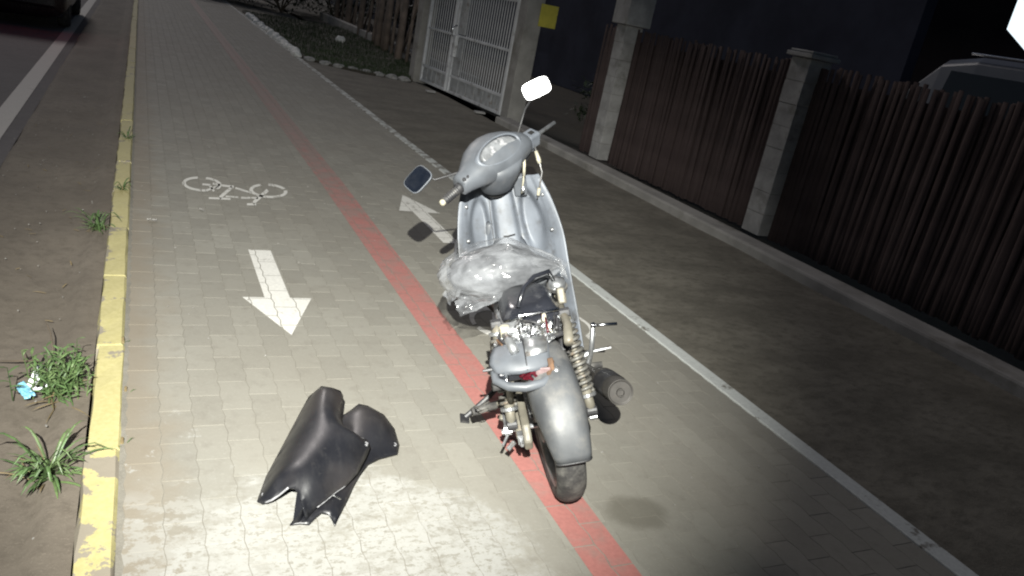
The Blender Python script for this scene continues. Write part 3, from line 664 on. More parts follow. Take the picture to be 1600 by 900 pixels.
# wheels
def wheel(c, ro, hw, ay, parent=None, tread=True):
    prof = [(-hw * .8, ro - .062), (-hw, ro - .042), (-hw * .96, ro - .026), (-hw * .74, ro - .011), (-hw * .4, ro - .003), (0, ro), (hw * .4, ro - .003), (hw * .74, ro - .011), (hw * .96, ro - .026), (hw, ro - .042), (hw * .8, ro - .062)]
    wh = P('wheel', MB().lathe(c, ay, prof, 56), 'rubber', parent, smooth=True)
    P('rim', MB().lathe(c, ay, [(-hw * .85, ro - .058), (-hw * .8, ro - .075), (0, ro - .085), (hw * .8, ro - .075), (hw * .85, ro - .058)], 40), 'alloy', wh, smooth=True)
    P('hub', MB().lathe(c, ay, [(-.055, .02), (-.05, .06), (.05, .06), (.055, .02)], 24, True), 'alloy', wh, bevel=.003)
    u, v = frame_of(ay); ax = Vector(ay).normalized(); sp = MB(); c = Vector(c)
    for k in range(24):
        a = 2 * math.pi * k / 24; b2 = a + (.35 if k % 2 else -.35); sd_ = .035 if k % 4 < 2 else -.035
        sp.tube([c + ax * sd_ + (u * math.cos(a) + v * math.sin(a)) * .058, c + (u * math.cos(b2) + v * math.sin(b2)) * (ro - .08)], .0025, 5)
    P('spokes', sp, 'dull_metal', wh)
    return wh
wheel((0, -.012, .265), .265, .048, (-.065, 1, 0))
P('axle', MB().tube([(0, -.15, .265), (0, .15, .265)], .009, 10), 'dull_metal')
for y in (-.145, .145): P('axle_nut', MB().lathe((0, y, .265), (0, 1, 0), [(-.012, .017), (.012, .017)], 6, True), 'dull_metal')

# rear mudguard: arched shell round the wheel
b = MB(); rings = []
for i in range(27):
    f = i / 26; a = R(174) - f * R(98)
    rad = .300 - .016 * f; hw = .054 + .028 * min(1, (f / .36)) ** .8; dep = .018 + .070 * min(1, f / .40) ** .9
    row = []
    for k in range(15):
        u_ = -1 + 2 * k / 14
        sx = math.copysign(1 - (1 - abs(u_)) ** 1.6, u_)
        drop = dep * (abs(u_) ** 3.0)
        rr_ = rad - drop; row.append((rr_ * math.cos(a), sx * hw - .028 * (1 - f) ** 1.3 - .005, .265 + rr_ * math.sin(a)))
    rings.append(row)
b.loft(rings, closed=False); md = P('rear_mudguard', b, 'fender', smooth=True, solid=.004)
P('mudguard_bolt', MB().lathe((-.05, -.062, .532), (-.3, -.5, 1), [(-.004, .012), (.003, .010)], 12, True), 'black_plastic', md)
P('mudguard_rim', MB().tube([(rings[0][k][0], rings[0][k][1], rings[0][k][2] - .002) for k in range(15)], .004, 6), 'black_plastic', md, smooth=True)

# twin shocks
def shock(p0, p1, side):
    p0, p1 = Vector(p0), Vector(p1); d = (p1 - p0); L = d.length; d.normalize()
    s_ = P('shock_absorber', MB().tube([p0, p0 + d * .06], .019, 12).tube([p0 + d * .05, p1], .011, 12).tube([p1 - d * .08, p1], .017, 12), 'tan', smooth=True)
    u, v = frame_of(d); pts = []; tn = 11; n = 170
    for i in range(n + 1):
        t_ = i / n; a = 2 * math.pi * tn * t_
        pts.append(p0 + d * (.045 + (L - .11) * t_) + (u * math.cos(a) + v * math.sin(a)) * .0245)
    P('spring', MB().tube(pts, .0066, 6), 'spring', s_, smooth=True)
    for q in (.03, L - .055): P('spring_seat', MB().lathe(p0 + d * q, d, [(-.006, .030), (.006, .030)], 18, True), 'dull_metal', s_, bevel=.002)
    for q in (p0, p1): P('eye', MB().lathe(q, (0, 1, 0), [(-.018, .019), (.018, .019)], 14, True), 'black_plastic', s_, bevel=.003)
shock((.115, -.105, .600), (-.005, -.142, .285), -1)
shock((.115, .125, .600), (-.005, .128, .285), 1)

# swing arm, chain case, axle adjusters
for sy in (-1, 1):
    P('swing_arm', MB().tube([(.46, sy * .07, .29), (.2, sy * .095, .275), (-.06, sy * .105, .265)], [.022, .020, .016], 10, flat=.8), 'tan', smooth=True)
    P('axle_adjuster', MB().tube([(-.05, sy * .108, .265), (-.105, sy * .108, .263)], .006, 8).box((-.06, sy * .108, .265), (.03, .02, .035)), 'dull_metal')
P('chain_case', MB().loft([[(-.08, y, .225), (-.10, y, .265), (-.07, y, .315), (.1, y, .335), (.46, y, .315), (.50, y, .27), (.46, y, .235), (.1, y, .215)] for y in (.072, .100)]), 'tan', bevel=.008)
ch = P('chain', MB().tube([(-.05, .062, .33), (.45, .055, .325)], .006, 6), 'black_plastic')
for k in range(12): P('chain_link', MB().box((-.045 + k * .016, .062, .342), (.010, .012, .008)), 'dull_metal', ch)

# frame
for sy in (-1, 1):
    P('seat_rail', MB().tube([(.56, sy * .06, .40), (.40, sy * .095, .52), (.22, sy * .105, .585), (.02, sy * .10, .60), (-.09, sy * .085, .59)], .015, 10), 'tan' if sy < 0 else 'dull_metal', smooth=True)
P('tan_bracket', MB().box((.245, -.113, .612), (.10, .026, .055), Matrix.Rotation(R(20), 3, 'Y')).box((.30, -.115, .60), (.03, .05, .08)), 'tan', bevel=.006)
P('main_frame', MB().tube([(1.0, 0, .76), (.955, 0, .58), (.76, 0, .43), (.52, 0, .38)], [.034, .036, .036, .032], 12), 'black_plastic', smooth=True)
P('engine', MB().loft([[(x, y, z) for y, z in ((-.10 * s, .20), (-.12 * s, .27), (-.10 * s, .36), (.10 * s, .36), (.13 * s, .28), (.10 * s, .19))] for x, s in ((.36, .7), (.42, 1), (.62, 1.05), (.70, .8))]), 'alloy', bevel=.02, seg=3)
cyl = MB()
for k in range(9): cyl.box((.73 + k * .016, 0, .295 + k * .002), (.006, .125, .115))
cyl.tube([(.68, 0, .29), (.88, 0, .315)], .042, 14); P('cylinder', cyl, 'alloy')
for sy in (-1, 1): P('crankcase_cover', MB().lathe((.55, sy * .118, .275), (0, sy, 0), [(0, .085), (.022, .08), (.036, .055), (.04, .0)], 28), 'alloy', smooth=True)

# stand and foot pegs
P('side_stand', MB().tube([(.46, .11, .22), (.43, .20, .16), (.40, .295, .112)], .011, 9).box((.40, .30, .104), (.06, .035, .012), Matrix.Rotation(R(19), 3, 'X')), 'black_plastic')
P('centre_stand', MB().tube(arc((.36, .16, .16), (.30, .0, .11), (.36, -.16, .16)), .011, 8).tube([(.36, .13, .15), (.44, .10, .21)], .010).tube([(.36, -.13, .15), (.44, -.10, .21)], .010), 'black_plastic', smooth=True)
pl_ = P('foot_peg', MB().tube([(.20, .12, .27), (.16, .205, .275)], .010), 'tan'); P('peg_rubber', MB().tube([(.165, .17, .273), (.135, .255, .280)], .015, 10), 'rubber', pl_, smooth=True)
P('peg_bracket', MB().box((.16, .13, .31), (.10, .016, .05), Matrix.Rotation(R(-25), 3, 'Y')).tube([(.11, .135, .30), (.07, .16, .265)], .012), 'tan', bevel=.004)
P('brake_rod', MB().tube([(.10, .15, .29), (-.02, .15, .255), (-.05, .17, .24)], .005).tube([(.05, .13, .235), (.05, .165, .23)], .011).tube([(.0, .13, .215), (-.015, .155, .20)], .009), 'dull_metal')
P('loose_wire', MB().tube(arc((-.03, .19, .40), (.0, .25, .36), (.05, .235, .345)), .0018, 5).tube(arc((.0, .19, .37), (.0, .22, .34), (.05, .24, .35)), .0018, 5), 'spring')
pr_ = P('foot_peg', MB().tube([(.34, -.13, .30), (.345, -.215, .325)], .010), 'dull_metal'); P('peg_rod', MB().tube([(.345, -.205, .325), (.35, -.29, .327)], .0065, 8), 'dull_metal', pr_)
P('peg_rubber', MB().tube([(.38, -.16, .25), (.38, -.255, .245)], .013, 10), 'rubber', pr_, smooth=True)
kk = P('kick_lever', MB().tube([(.335, -.13, .27), (.335, -.195, .275), (.325, -.212, .34), (.305, -.226, .450)], [.013, .012, .010, .009], 9), 'dull_metal', smooth=True)
P('kick_pedal', MB().tube([(.305, -.218, .450), (.30, -.313, .442)], .0062, 8).tube([(.305, -.219, .450), (.305, -.232, .449)], .011, 10), 'chrome', kk, smooth=True)

# exhaust
e0, e1 = Vector((-.085, -.231, .380)), Vector((.30, -.185, .285)); ed = (e1 - e0).normalized()
ex = P('muffler', MB().lathe(e0, ed, [(.004, .0), (.004, .036), (0, .040), (0, .0425), (.008, .0435), (.19, .0435), (.23, .034), (.29, .018), (.41, .016)], 36), 'muffler', smooth=False, bevel=.0015)
P('tail_hole', MB().lathe(e0 - ed * .001, ed, [(.0, .011), (.03, .011), (.031, .0)], 18), 'hole', ex); P('tail_ring', MB().lathe(e0, ed, [(.004, .0145), (-.006, .014), (-.006, .011), (.004, .0105)], 20), 'muffler', ex)
P('heat_shield', MB().lathe(e0, ed, [(.06, .0455), (.16, .0455)], 36), 'black_plastic', ex)
P('exhaust_pipe', MB().tube([(.29, -.186, .287), (.42, -.165, .22), (.62, -.10, .175), (.80, -.04, .19), (.86, 0, .25)], .014, 10), 'rust', smooth=True)

# fuel tank and what the missing seat uncovers
b = MB(); rings = []
for z, k_, ox in [(.46, .80, 0), (.50, .96, 0), (.600, 1.0, 0), (.614, 1.02, 0), (.618, 1.06, 0), (.624, 1.06, 0), (.628, .98, 0), (.652, .86, .01), (.662, .66, .02)]:
    rings.append([(.185 + ox + .125 * k_ * math.copysign(abs(math.cos(a)) ** .55, math.cos(a)), .006 + .094 * k_ * math.copysign(abs(math.sin(a)) ** .55, math.sin(a)), z - .05 * (.19 - .125 * k_ * math.cos(a) - .06)) for a in [2 * math.pi * k / 28 for k in range(28)]])
tk = P('fuel_tank', b.loft(rings), 'black_gloss', smooth=True)
P('tank_strap', MB().tube([(.068, .10, .622), (.062, .03, .640), (.07, -.05, .636), (.09, -.085, .628)], .0055, 8), 'chrome', tk, smooth=True)
P('tank_handle', MB().tube([(.10, .045, .655), (.16, .012, .70), (.20, -.03, .715), (.25, -.085, .705), (.27, -.10, .66)], .008, 8), 'black_gloss', tk, smooth=True)
P('tank_cap', MB().lathe((.275, -.112, .648), (-.25, -.1, 1), [(-.022, .030), (-.014, .036), (-.012, .031), (0, .031), (.012, .027), (.016, .0)], 24), 'dull_metal', tk, smooth=True)
P('cap_gasket', MB().lathe((.275, -.112, .648), (-.25, -.1, 1), [(-.020, .037), (-.010, .037)], 24, True), 'rubber', tk)
P('strap_clip', MB().box((.058, .045, .622), (.012, .014, .05)), 'chrome', tk, bevel=.003)
P('luggage_box', MB().loft([[(.33, -.10, .40), (.33, .10, .40), (.62, .08, .36), (.62, -.08, .36)], [(.32, -.125, .57), (.32, .125, .57), (.66, .10, .53), (.66, -.10, .53)]]), 'black_plastic', bevel=.015)

# clutter of metal between tank and tail
P('regulator', MB().box((.045, .075, .595), (.06, .06, .04)), 'dull_metal', bevel=.004)
for k in range(5): P('regulator_fin', MB().box((.022 + k * .011, .075, .618), (.004, .056, .016)), 'dull_metal')
P('relay', MB().tube([(.03, .102, .59), (.03, .102, .628)], .016, 14), 'cream', smooth=False, bevel=.003)
P('connector', MB().box((.06, .025, .603), (.035, .03, .028), Matrix.Rotation(R(25), 3, 'Z')).box((.05, .002, .597), (.025, .022, .022), Matrix.Rotation(R(-15), 3, 'Z')), 'alloy', bevel=.003)
def crumple(nx, ny, size, s, amp):
    b_ = MB(); vs = []; fs = []
    for j in range(ny + 1):
        for i in range(nx + 1):
            u_, v_ = i / nx - .5, j / ny - .5
            q = Vector((u_ * 3.1, v_ * 3.1, s)); n_ = abs(noise.noise(q * 1.3)) * 1.2 + abs(noise.noise(q * 2.9)) * .6
            e_ = 1 - .16 * noise.noise((math.atan2(v_, u_) * 2.0, s, 0))
            vs.append((u_ * size[0] * e_, v_ * size[1] * e_, amp * n_))
    for j in range(ny):
        for i in range(nx):
            a = j * (nx + 1) + i; fs.append((a, a + 1, a + nx + 2, a + nx + 1))
    return b_.add(vs, fs)
def place(o, c, n, spin=0):
    q = Vector(n).to_track_quat('Z', 'Y').to_matrix().to_4x4(); o.matrix_local = Matrix.Translation(c) @ q @ Matrix.Rotation(spin, 4, 'Z')
    return o
hv = ((Vector((0, 0, CAM_H)) - BO).normalized() + (TORCH - BO).normalized())
hl = Vector((hv.dot(fw), hv.dot(lf), hv.dot(up))).normalized()
place(P('crumpled_plate', crumple(22, 16, (.125, .085), 3.3, .022), 'foil', solid=.0015), (.012, .000, .585), (hl.x * .7 - .15, hl.y - .1, hl.z + .5), .3)
place(P('crumpled_plate', crumple(22, 14, (.11, .07), 8.1, .018), 'dull_metal', solid=.0015), (.005, .082, .578), (hl.x, hl.y + .2, hl.z + .5), -.2)
P('harness', MB().tube(arc((.09, -.05, .60), (.05, -.09, .63), (.0, -.06, .60)), .006).tube(arc((.06, .05, .615), (.02, .03, .65), (.01, -.02, .615)), .004).tube(arc((.05, .11, .60), (.0, .14, .60), (-.03, .10, .59)), .005).tube(arc((.02, .07, .62), (.03, .04, .66), (.07, .02, .63)), .0035), 'black_plastic', smooth=True)
P('bright_fitting', MB().tube([(.105, -.083, .560), (.095, -.082, .598)], .018, 14).tube([(.10, -.08, .60), (.10, -.08, .607)], .011, 6), 'foil', bevel=.003)
P('lever', MB().tube([(.085, -.078, .565), (.04, -.080, .535), (-.02, -.072, .532)], [.015, .012, .008], 8, flat=.6), 'black_plastic', smooth=True)
P('hose', MB().tube(arc((.09, -.095, .57), (.03, -.12, .55), (.02, -.09, .50)), .007), 'alloy', smooth=True)

for k in range(6):
    y0 = -.07 + k * .028
    P('cable', MB().tube(arc((.10 + .01 * (k % 2), y0, .610 - .004 * k), (.055, y0 + .03 * math.sin(k * 2.1), .642 + .008 * (k % 3)), (-.012, y0 + .018 * math.cos(k * 1.7), .598)), .0024 + .0006 * (k % 3), 6), ('black_plastic', 'cream', 'red_lens', 'black_plastic', 'alloy', 'black_plastic')[k], smooth=True)
P('cable_tie', MB().lathe((.035, -.03, .632), (.3, 1, 0), [(-.004, .014), (.004, .014)], 14), 'cream'); P('frame_tab', MB().box((-.005, .125, .575), (.05, .006, .035), Matrix.Rotation(R(15), 3, 'Z')), 'rust', bevel=.002)
P('cross_brace', MB().tube([(.0, -.10, .585), (-.005, .02, .572), (.0, .115, .585)], .009, 8), 'black_plastic', smooth=True)

# broken tail
def patch(rows, name, m, solid=.003, parent=None, jag=0):
    b_ = MB(); b_.loft([[Vector(p) for p in r_] for r_ in rows], closed=False); return P(name, b_, m, parent, smooth=True, solid=solid)
def trow(x, z, y0, y1, n, bend): return [(x - bend * (1 - (2 * i / n - 1) ** 2), y0 + (y1 - y0) * i / n, z - .010 * (2 * i / n - 1) ** 2 + .004 * noise.noise((i * .9, x * 30, 0))) for i in range(n + 1)]
tl = patch([trow(.0, .588, -.022, .135, 14, .0), trow(-.03, .592, -.024, .150, 14, .006), trow(-.065, .584, -.024, .163, 14, .014), trow(-.095, .572, -.020, .168, 14, .022), trow(-.112, .552, -.018, .158, 14, .026), trow(-.118, .540, -.012, .140, 14, .026)], 'tail_cover', 'grey_plastic')
P('tail_seam', MB().tube([(-.004, .052, .596), (-.04, .053, .600), (-.08, .054, .594), (-.122, .056, .572), (-.142, .057, .545)], .0022, 5), 'black_plastic', tl)
P('tail_cover_half', MB().loft([[(-.002, .046, .5925), (-.03, .05, .597), (-.07, .052, .592), (-.11, .055, .575)], [(-.002, -.02, .588), (-.03, -.02, .593), (-.07, -.02, .586), (-.095, -.015, .575)]], closed=False), 'dull_metal', tl, smooth=True, solid=.002)
tlm = P('tail_lamp_shell', MB().loft([[(-.02, y, .54), (-.10, y, .555), (-.128, y, .535), (-.12, y, .505), (-.02, y, .50)] for y in (-.01, .07, .148)]), 'black_gloss', bevel=.006)
for k, (y, z) in enumerate([(.075, .530), (.058, .524), (.042, .532), (.066, .517), (.05, .513), (.034, .520)]):
    P('lens_shard', MB().box((-.132, y, z), (.012, .018, .008), Matrix.Rotation(R(20 * (k - 2)), 3, 'X')), 'red_lens', tlm)
P('pale_lens', MB().box((-.131, .010, .528), (.008, .046, .026), Matrix.Rotation(R(8), 3, 'X')), 'pink_lens', tlm, bevel=.003)
P('lamp_bulb', MB().lathe((-.135, .125, .524), (-1, 0, 0), [(-.01, .011), (0, .010), (.008, .006), (.011, 0)], 14), 'foil', tlm, smooth=True)
P('grab_bar', MB().tube([(-.06, .160, .545), (-.135, .156, .523), (-.160, .12, .511), (-.172, .072, .506), (-.162, .02, .504), (-.135, -.010, .506), (-.07, -.02, .535)], [.012, .0135, .0145, .015, .0145, .013, .012], 12), 'grey_plastic', smooth=True)
P('rusty_bracket', MB().box((-.115, -.018, .528), (.03, .018, .06), Matrix.Rotation(R(25), 3, 'Y')).tube([(-.14, -.004, .512), (-.10, -.022, .545)], .011), 'rust', bevel=.003)
P('bracket_bolt', MB().lathe((-.128, -.034, .520), (-.8, -.5, .4), [(-.008, .014), (.004, .014), (.009, .008), (.010, 0)], 16), 'dull_metal', smooth=True)
P('rubber_stop', MB().tube([(-.125, -.024, .494), (-.118, -.052, .488)], .013, 10), 'rubber', smooth=True); P('rubber_stop', MB().tube([(-.12, .17, .50), (-.11, .135, .493)], .015, 10), 'rubber', smooth=True)
P('tail_spike', MB().tube([(-.10, .15, .548), (-.105, .192, .551)], .0045, 6), 'black_plastic')
P('lamp_stay', MB().tube([(-.10, .112, .50), (-.02, .118, .43), (.0, .12, .37)], .012, 9).tube([(-.09, .06, .495), (-.01, .08, .47)], .010), 'tan', smooth=True)

# leg shield: rider's side faces back
rows = SHIELD_R
ctr = [(1.0, .872), (.985, .79), (.962, .67), (.93, .55), (.90, .46), (.85, .35), (.80, .262)]
def lerp_rows(a, t):
    t = min(max(t, 0), .9999) * (len(a) - 1); i = int(t); f = t - i
    p = [a[max(i - 1, 0)], a[i], a[i + 1], a[min(i + 2, len(a) - 1)]]
    return [.5 * ((2 * p[1][k]) + (-p[0][k] + p[2][k]) * f + (2 * p[0][k] - 5 * p[1][k] + 4 * p[2][k] - p[3][k]) * f * f + (-p[0][k] + 3 * p[1][k] - 3 * p[2][k] + p[3][k]) * f ** 3) for k in range(len(p[0]))]
def sm(a, b_, x):
    t = min(max((x - a) / (b_ - a), 0), 1); return t * t * (3 - 2 * t)
NU, NV = 64, 56; b = MB(); rings = []
for j in range(NV + 1):
    v = j / NV; ex_, ey, ez = lerp_rows(rows, v); cx0, cz0 = lerp_rows(ctr, v); row = []
    for i in range(NU + 1):
        u_ = -1 + 2 * i / NU; a = abs(u_)
        x = cx0 + (ex_ - cx0) * a ** 2.2; z = cz0 + (ez - cz0) * a ** 1.6
        pd = math.hypot((a - .53) / .25, (v - .31) / .23); pk = 1 - sm(.55, 1.0, pd)                  # glove pockets
        x += .050 * pk
        x -= .009 * sm(.78, .83, a) * (1 - sm(.92, 1.0, a)) * (1 - sm(.8, 1, v))                       # raised flange
        tn = 1 - sm(.17, .25, a)
        x -= .036 * tn * sm(.02, .10, v) + .012 * math.cos(min(a / .25, 1) * math.pi / 2)              # centre column
        if v < .03: x += .01
        row.append((x, -u_ * abs(ey) * (1.0 if u_ > 0 else (.95 - .62 * sm(.38, .62, v))), z))
    rings.append(row)
b.loft(rings, closed=False); ls = P('leg_shield', b, 'grey_paint', smooth=True, solid=.004)
for (y, z, x) in ((-.185, .66, .865), (.170, .67, .865), (-.17, .80, .925), (.155, .80, .925)):
    P('shield_screw', MB().lathe((x - .008, y, z), (-1, 0, .2), [(-.004, .009), (.002, .008), (.003, 0)], 12), 'dull_metal', ls, smooth=True)
for k_ in (-1, 1):
    ci = int(NU / 2 + k_ * .255 * NU / 2)
    P('column_joint', MB().tube([Vector(rings[j_][ci]) + Vector((-.002, 0, 0)) for j_ in range(3, 34)], .0016, 5), 'black_plastic', ls)
P('column_seam', MB().tube([(.895, -.03, .655), (.893, .0, .652), (.895, .02, .654)], .003, 5), 'black_plastic', ls)
P('spine_cover', MB().loft([[(x, w_ * math.copysign(abs(math.sin(a)) ** .7, math.sin(a)), z + h_ * math.cos(a)) for a in [math.pi * (k / 12 - .5) for k in range(13)]] for x, z, w_, h_ in ((.955, .60, .07, .05), (.88, .52, .095, .075), (.74, .44, .11, .10), (.60, .43, .115, .11))], closed=False), 'grey_paint', smooth=True, solid=.004)
P('shield_gap', MB().box((.965, -.085, .845), (.03, .055, .10), Matrix.Rotation(R(-18), 3, 'Y')), 'grey_plastic', ls, bevel=.008)

# front end, steered left
a_ = Vector((-math.sin(R(26)), 0, math.cos(R(26)))); f0 = Vector((math.cos(R(26)), 0, math.sin(R(26)))); l0 = Vector((0, 1, 0))
DEL = R(38); F = f0 * math.cos(DEL) + l0 * math.sin(DEL); L_ = l0 * math.cos(DEL) - f0 * math.sin(DEL); U = a_.copy()
rl_ = Matrix.Rotation(R(4), 3, F); L2 = rl_ @ L_; U2 = rl_ @ U
S0 = Vector((.87, .010, .99))
def sf(f, s, u): return S0 + F * f + L2 * s + U2 * u
HB = P('handlebar', MB().tube([sf(-.036, .312, -.009), sf(-.02, .18, 0), sf(0, 0, 0), sf(-.015, -.18, 0), sf(-.02, -.345, .012)], .0085, 12), 'dull_metal', smooth=True)
b = MB(); rings = []
for s, cf, cu, rf, ru in [(.196, -.020, 0, .024, .024), (.188, -.019, 0, .030, .030), (.160, -.016, .001, .034, .032), (.125, -.006, .004, .047, .040), (.085, .004, .006, .064, .049), (.04, .010, .006, .075, .056), (0, .012, .006, .079, .058), (-.04, .010, .006, .076, .056), (-.085, .004, .006, .064, .049), (-.12, -.006, .004, .047, .040), (-.142, -.012, .002, .038, .035), (-.150, -.014, .002, .030, .028)]:
    rf *= 1.34; ru *= 1.34; s *= 1.12
    rings.append([sf(cf + rf * math.copysign(abs(math.cos(a)) ** .85, math.cos(a)), s, cu + ru * math.copysign(abs(math.sin(a)) ** .85, math.sin(a))) for a in [2 * math.pi * k / 28 for k in range(28)]])
pod = P('handlebar_cover', b.loft(rings), 'grey_plastic', smooth=True)
P('cover_neck', MB().loft([[sf(cf + rf * math.cos(a), rs * math.sin(a), cu) for a in [2 * math.pi * k / 24 for k in range(24)]] for cu, cf, rf, rs in ((.01, -.014, .094, .112), (-.03, -.020, .090, .102), (-.07, -.018, .078, .086), (-.126, -.006, .064, .074), (-.134, 0, .054, .064))]), 'grey_plastic', pod, smooth=True)
P('neck_gap', MB().loft([[sf(cf + rf * math.cos(a), rs * math.sin(a), cu) for a in [2 * math.pi * k / 20 for k in range(20)]] for cu, cf, rf, rs in ((-.126, 0, .050, .060), (-.16, .0, .044, .050))]), 'hole', pod)
# dial: oval set in the back of the cover
N = (U2 * .80 - F * .60).normalized(); T2 = L2; T1 = N.cross(T2).normalized(); DC = sf(-.040, .006, .070)
def oval(h, k_): return [DC + N * h + T2 * (.106 * k_ * math.cos(a)) + T1 * (.047 * k_ * math.sin(a)) - N * (.10 * k_ * k_ * (.086 * math.cos(a)) ** 2 / .086) for a in [2 * math.pi * q / 40 for q in range(40)]]
P('dial_bezel', MB().loft([oval(-.014, 1.16), oval(.004, 1.13), oval(.008, 1.06), oval(.004, .98), oval(-.006, .96)], caps=False), 'grey_paint', pod, smooth=True)
P('dial_cover', MB().loft([oval(.001, .985), oval(.0045, .8), oval(.006, .5), oval(.0065, .05)], caps=True), 'lens', pod, smooth=True)
# left switch and grip
P('switch_box', MB().box((0, 0, 0), (.062, .05, .066)), 'grey_plastic', pod, bevel=.012, seg=3).matrix_local = Matrix.Translation(sf(-.022, .196, 0)) @ Matrix((F, L2, U2)).transposed().to_4x4()
for k in (-1, 1): P('switch_button', MB().lathe(sf(-.040, .197 + k * .010, .034), (N), [(-.004, .008), (.004, .008), (.005, 0)], 14), 'black_plastic', pod)
gp = P('grip', MB().tube([sf(-.026, .218, -.002), sf(-.028, .232, -.003), sf(-.030, .236, -.003), sf(-.036, .318, -.010)], [.022, .022, .0165, .0165], 14), 'black_plastic', HB, smooth=True)
for k in range(7): P('grip_ring', MB().lathe(sf(-.0305 - .0008 * k, .243 + k * .010, -.004 - .0008 * k), L2, [(-.003, .0168), (0, .0182), (.003, .0168)], 14), 'black_plastic', gp, smooth=True)
P('bar_end', MB().lathe(sf(-.0365, .321, -.0105), L2, [(-.006, .012), (.006, .0135), (.012, .009), (.013, 0)], 16), 'cream', HB, smooth=True)
# right switch housing, lever, bare bar
P('switch_housing', MB().box((0, 0, 0), (.058, .062, .062)), 'grey_paint', pod, bevel=.008).matrix_local = Matrix.Translation(sf(-.018, -.197, .004)) @ Matrix((F, L2, U2)).transposed().to_4x4()
P('switch_hole', MB().box((0, 0, 0), (.020, .022, .008)), 'hole', pod).matrix_local = Matrix.Translation(sf(-.020, -.198, .034)) @ Matrix((F, L2, U2)).transposed().to_4x4()
P('collar', MB().lathe(sf(-.018, -.232, .005), L2, [(-.012, .016), (.008, .018)], 16, True), 'dull_metal', HB, bevel=.002)
P('brake_lever', MB().tube([sf(-.01, -.20, -.038), sf(-.035, -.16, -.052), sf(-.05, -.11, -.064), sf(-.052, -.07, -.072)], [.006, .009, .009, .007], 8), 'black_plastic', HB, smooth=True)
P('lever_plate', MB().loft([[sf(-.030, s, -.028 - k_), sf(-.005, s, -.032 - k_), sf(-.005, s, -.05 - k_), sf(-.036, s, -.046 - k_)] for s, k_ in ((-.205, 0), (-.14, .006), (-.09, .018))]), 'grey_plastic', pod, bevel=.004)
# dangling wires with cream sleeves
w1 = P('wire', MB().tube([sf(-.03, -.140, .03), Vector((.905, -.118, 1.02)), Vector((.885, -.108, .95)), Vector((.885, -.095, .88)), Vector((.90, -.082, .825))], .004, 6), 'cream', smooth=True)
P('sleeve', MB().tube([Vector((.893, -.112, .985)), Vector((.885, -.108, .945)), Vector((.884, -.100, .90))], .0065, 8), 'cream', w1, smooth=True)
P('terminal', MB().lathe((.895, -.090, .842), (0, 0, 1), [(-.012, .006), (0, .009), (.012, .006)], 10, True), 'dull_metal', w1)
w2 = P('wire', MB().tube([(.93, -.165, 1.0), (.915, -.172, .955), (.90, -.178, .90), (.90, -.160, .84), (.905, -.145, .79)], .0035, 6), 'alloy', smooth=True)
P('plug', MB().tube([(.925, -.166, .985), (.915, -.172, .950), (.91, -.174, .935)], [.007, .010, .008], 10), 'cream', w2, smooth=True); P('terminal', MB().tube([(.90, -.158, .835), (.903, -.150, .805)], .007, 8), 'cream', w2)
# mirrors
def mirror(c, n, upv, w_, h_, m, stem, parent=HB):
    n = Vector(n).normalized(); x_ = Vector(upv).cross(n).normalized(); y_ = n.cross(x_)
    def ov(d, k_): 
        pts = []
        for q in range(32):
            a = 2 * math.pi * q / 32
            pts.append(Vector(c) + n * d + x_ * (w_ * k_ * math.copysign(abs(math.cos(a)) ** .5, math.cos(a))) + y_ * (h_ * k_ * math.copysign(abs(math.sin(a)) ** .5, math.sin(a))))
        return pts
    mi = P('mirror', MB().loft([ov(-.022, .45), ov(-.020, .75), ov(-.010, .97), ov(0, 1.03), ov(.002, 1.0), ov(.001, .965)], caps=True), 'black_plastic' if m == 'mirror' else 'grey_plastic', parent, smooth=True)
    P('mirror_glass', MB().loft([ov(.0005, .965), ov(.0022, .96)], caps=True), m, mi)
    if m == 'mirror': P('mirror_print', MB().loft([[Vector(c) + n * .0028 + x_ * (w_ * q) + y_ * (h_ * r_) for q, r_ in ((-.6, .52), (.35, .52), (.35, .60), (-.6, .60))], [Vector(c) + n * .0034 + x_ * (w_ * q) + y_ * (h_ * r_) for q, r_ in ((-.6, .52), (.35, .52), (.35, .60), (-.6, .60))]]), 'dull_metal', mi)
    P('mirror_stem', MB().tube(stem, .0045, 8), 'black_plastic', mi, smooth=True)
def to_loc(v): return Vector((v.dot(fw), v.dot(lf), v.dot(up)))
rc = Vector((1.0, -.210, 1.225)); wc = BO + fw * rc.x + lf * rc.y + up * rc.z
hn = to_loc(((Vector((0, 0, CAM_H)) - wc).normalized() + (TORCH - wc).normalized()).normalized())
scr = to_loc(cy_ * math.cos(R(24)) + cx_ * -math.sin(R(24)))        # glass canted by about 24 degrees
mirror(rc, hn, scr, .060, .037, 'mirror', [rc + Vector((.02, .012, -.03)), Vector((.985, -.150, 1.15)), sf(.0, -.135, .04)])
lc = Vector((.80, .326, .975)); wc2 = BO + fw * lc.x + lf * lc.y + up * lc.z
n2 = to_loc(((Vector((0, 0, CAM_H)) - wc2).normalized() + Vector((-.55, .30, .45))).normalized()); scr2 = to_loc(cy_ * math.cos(R(48)) - cx_ * math.sin(R(48)))
mirror(lc, n2, scr2, .054, .046, 'mirror2', [lc + Vector((.02, -.03, .01)), Vector((.83, .26, .955)), sf(.01, .155, .025)])
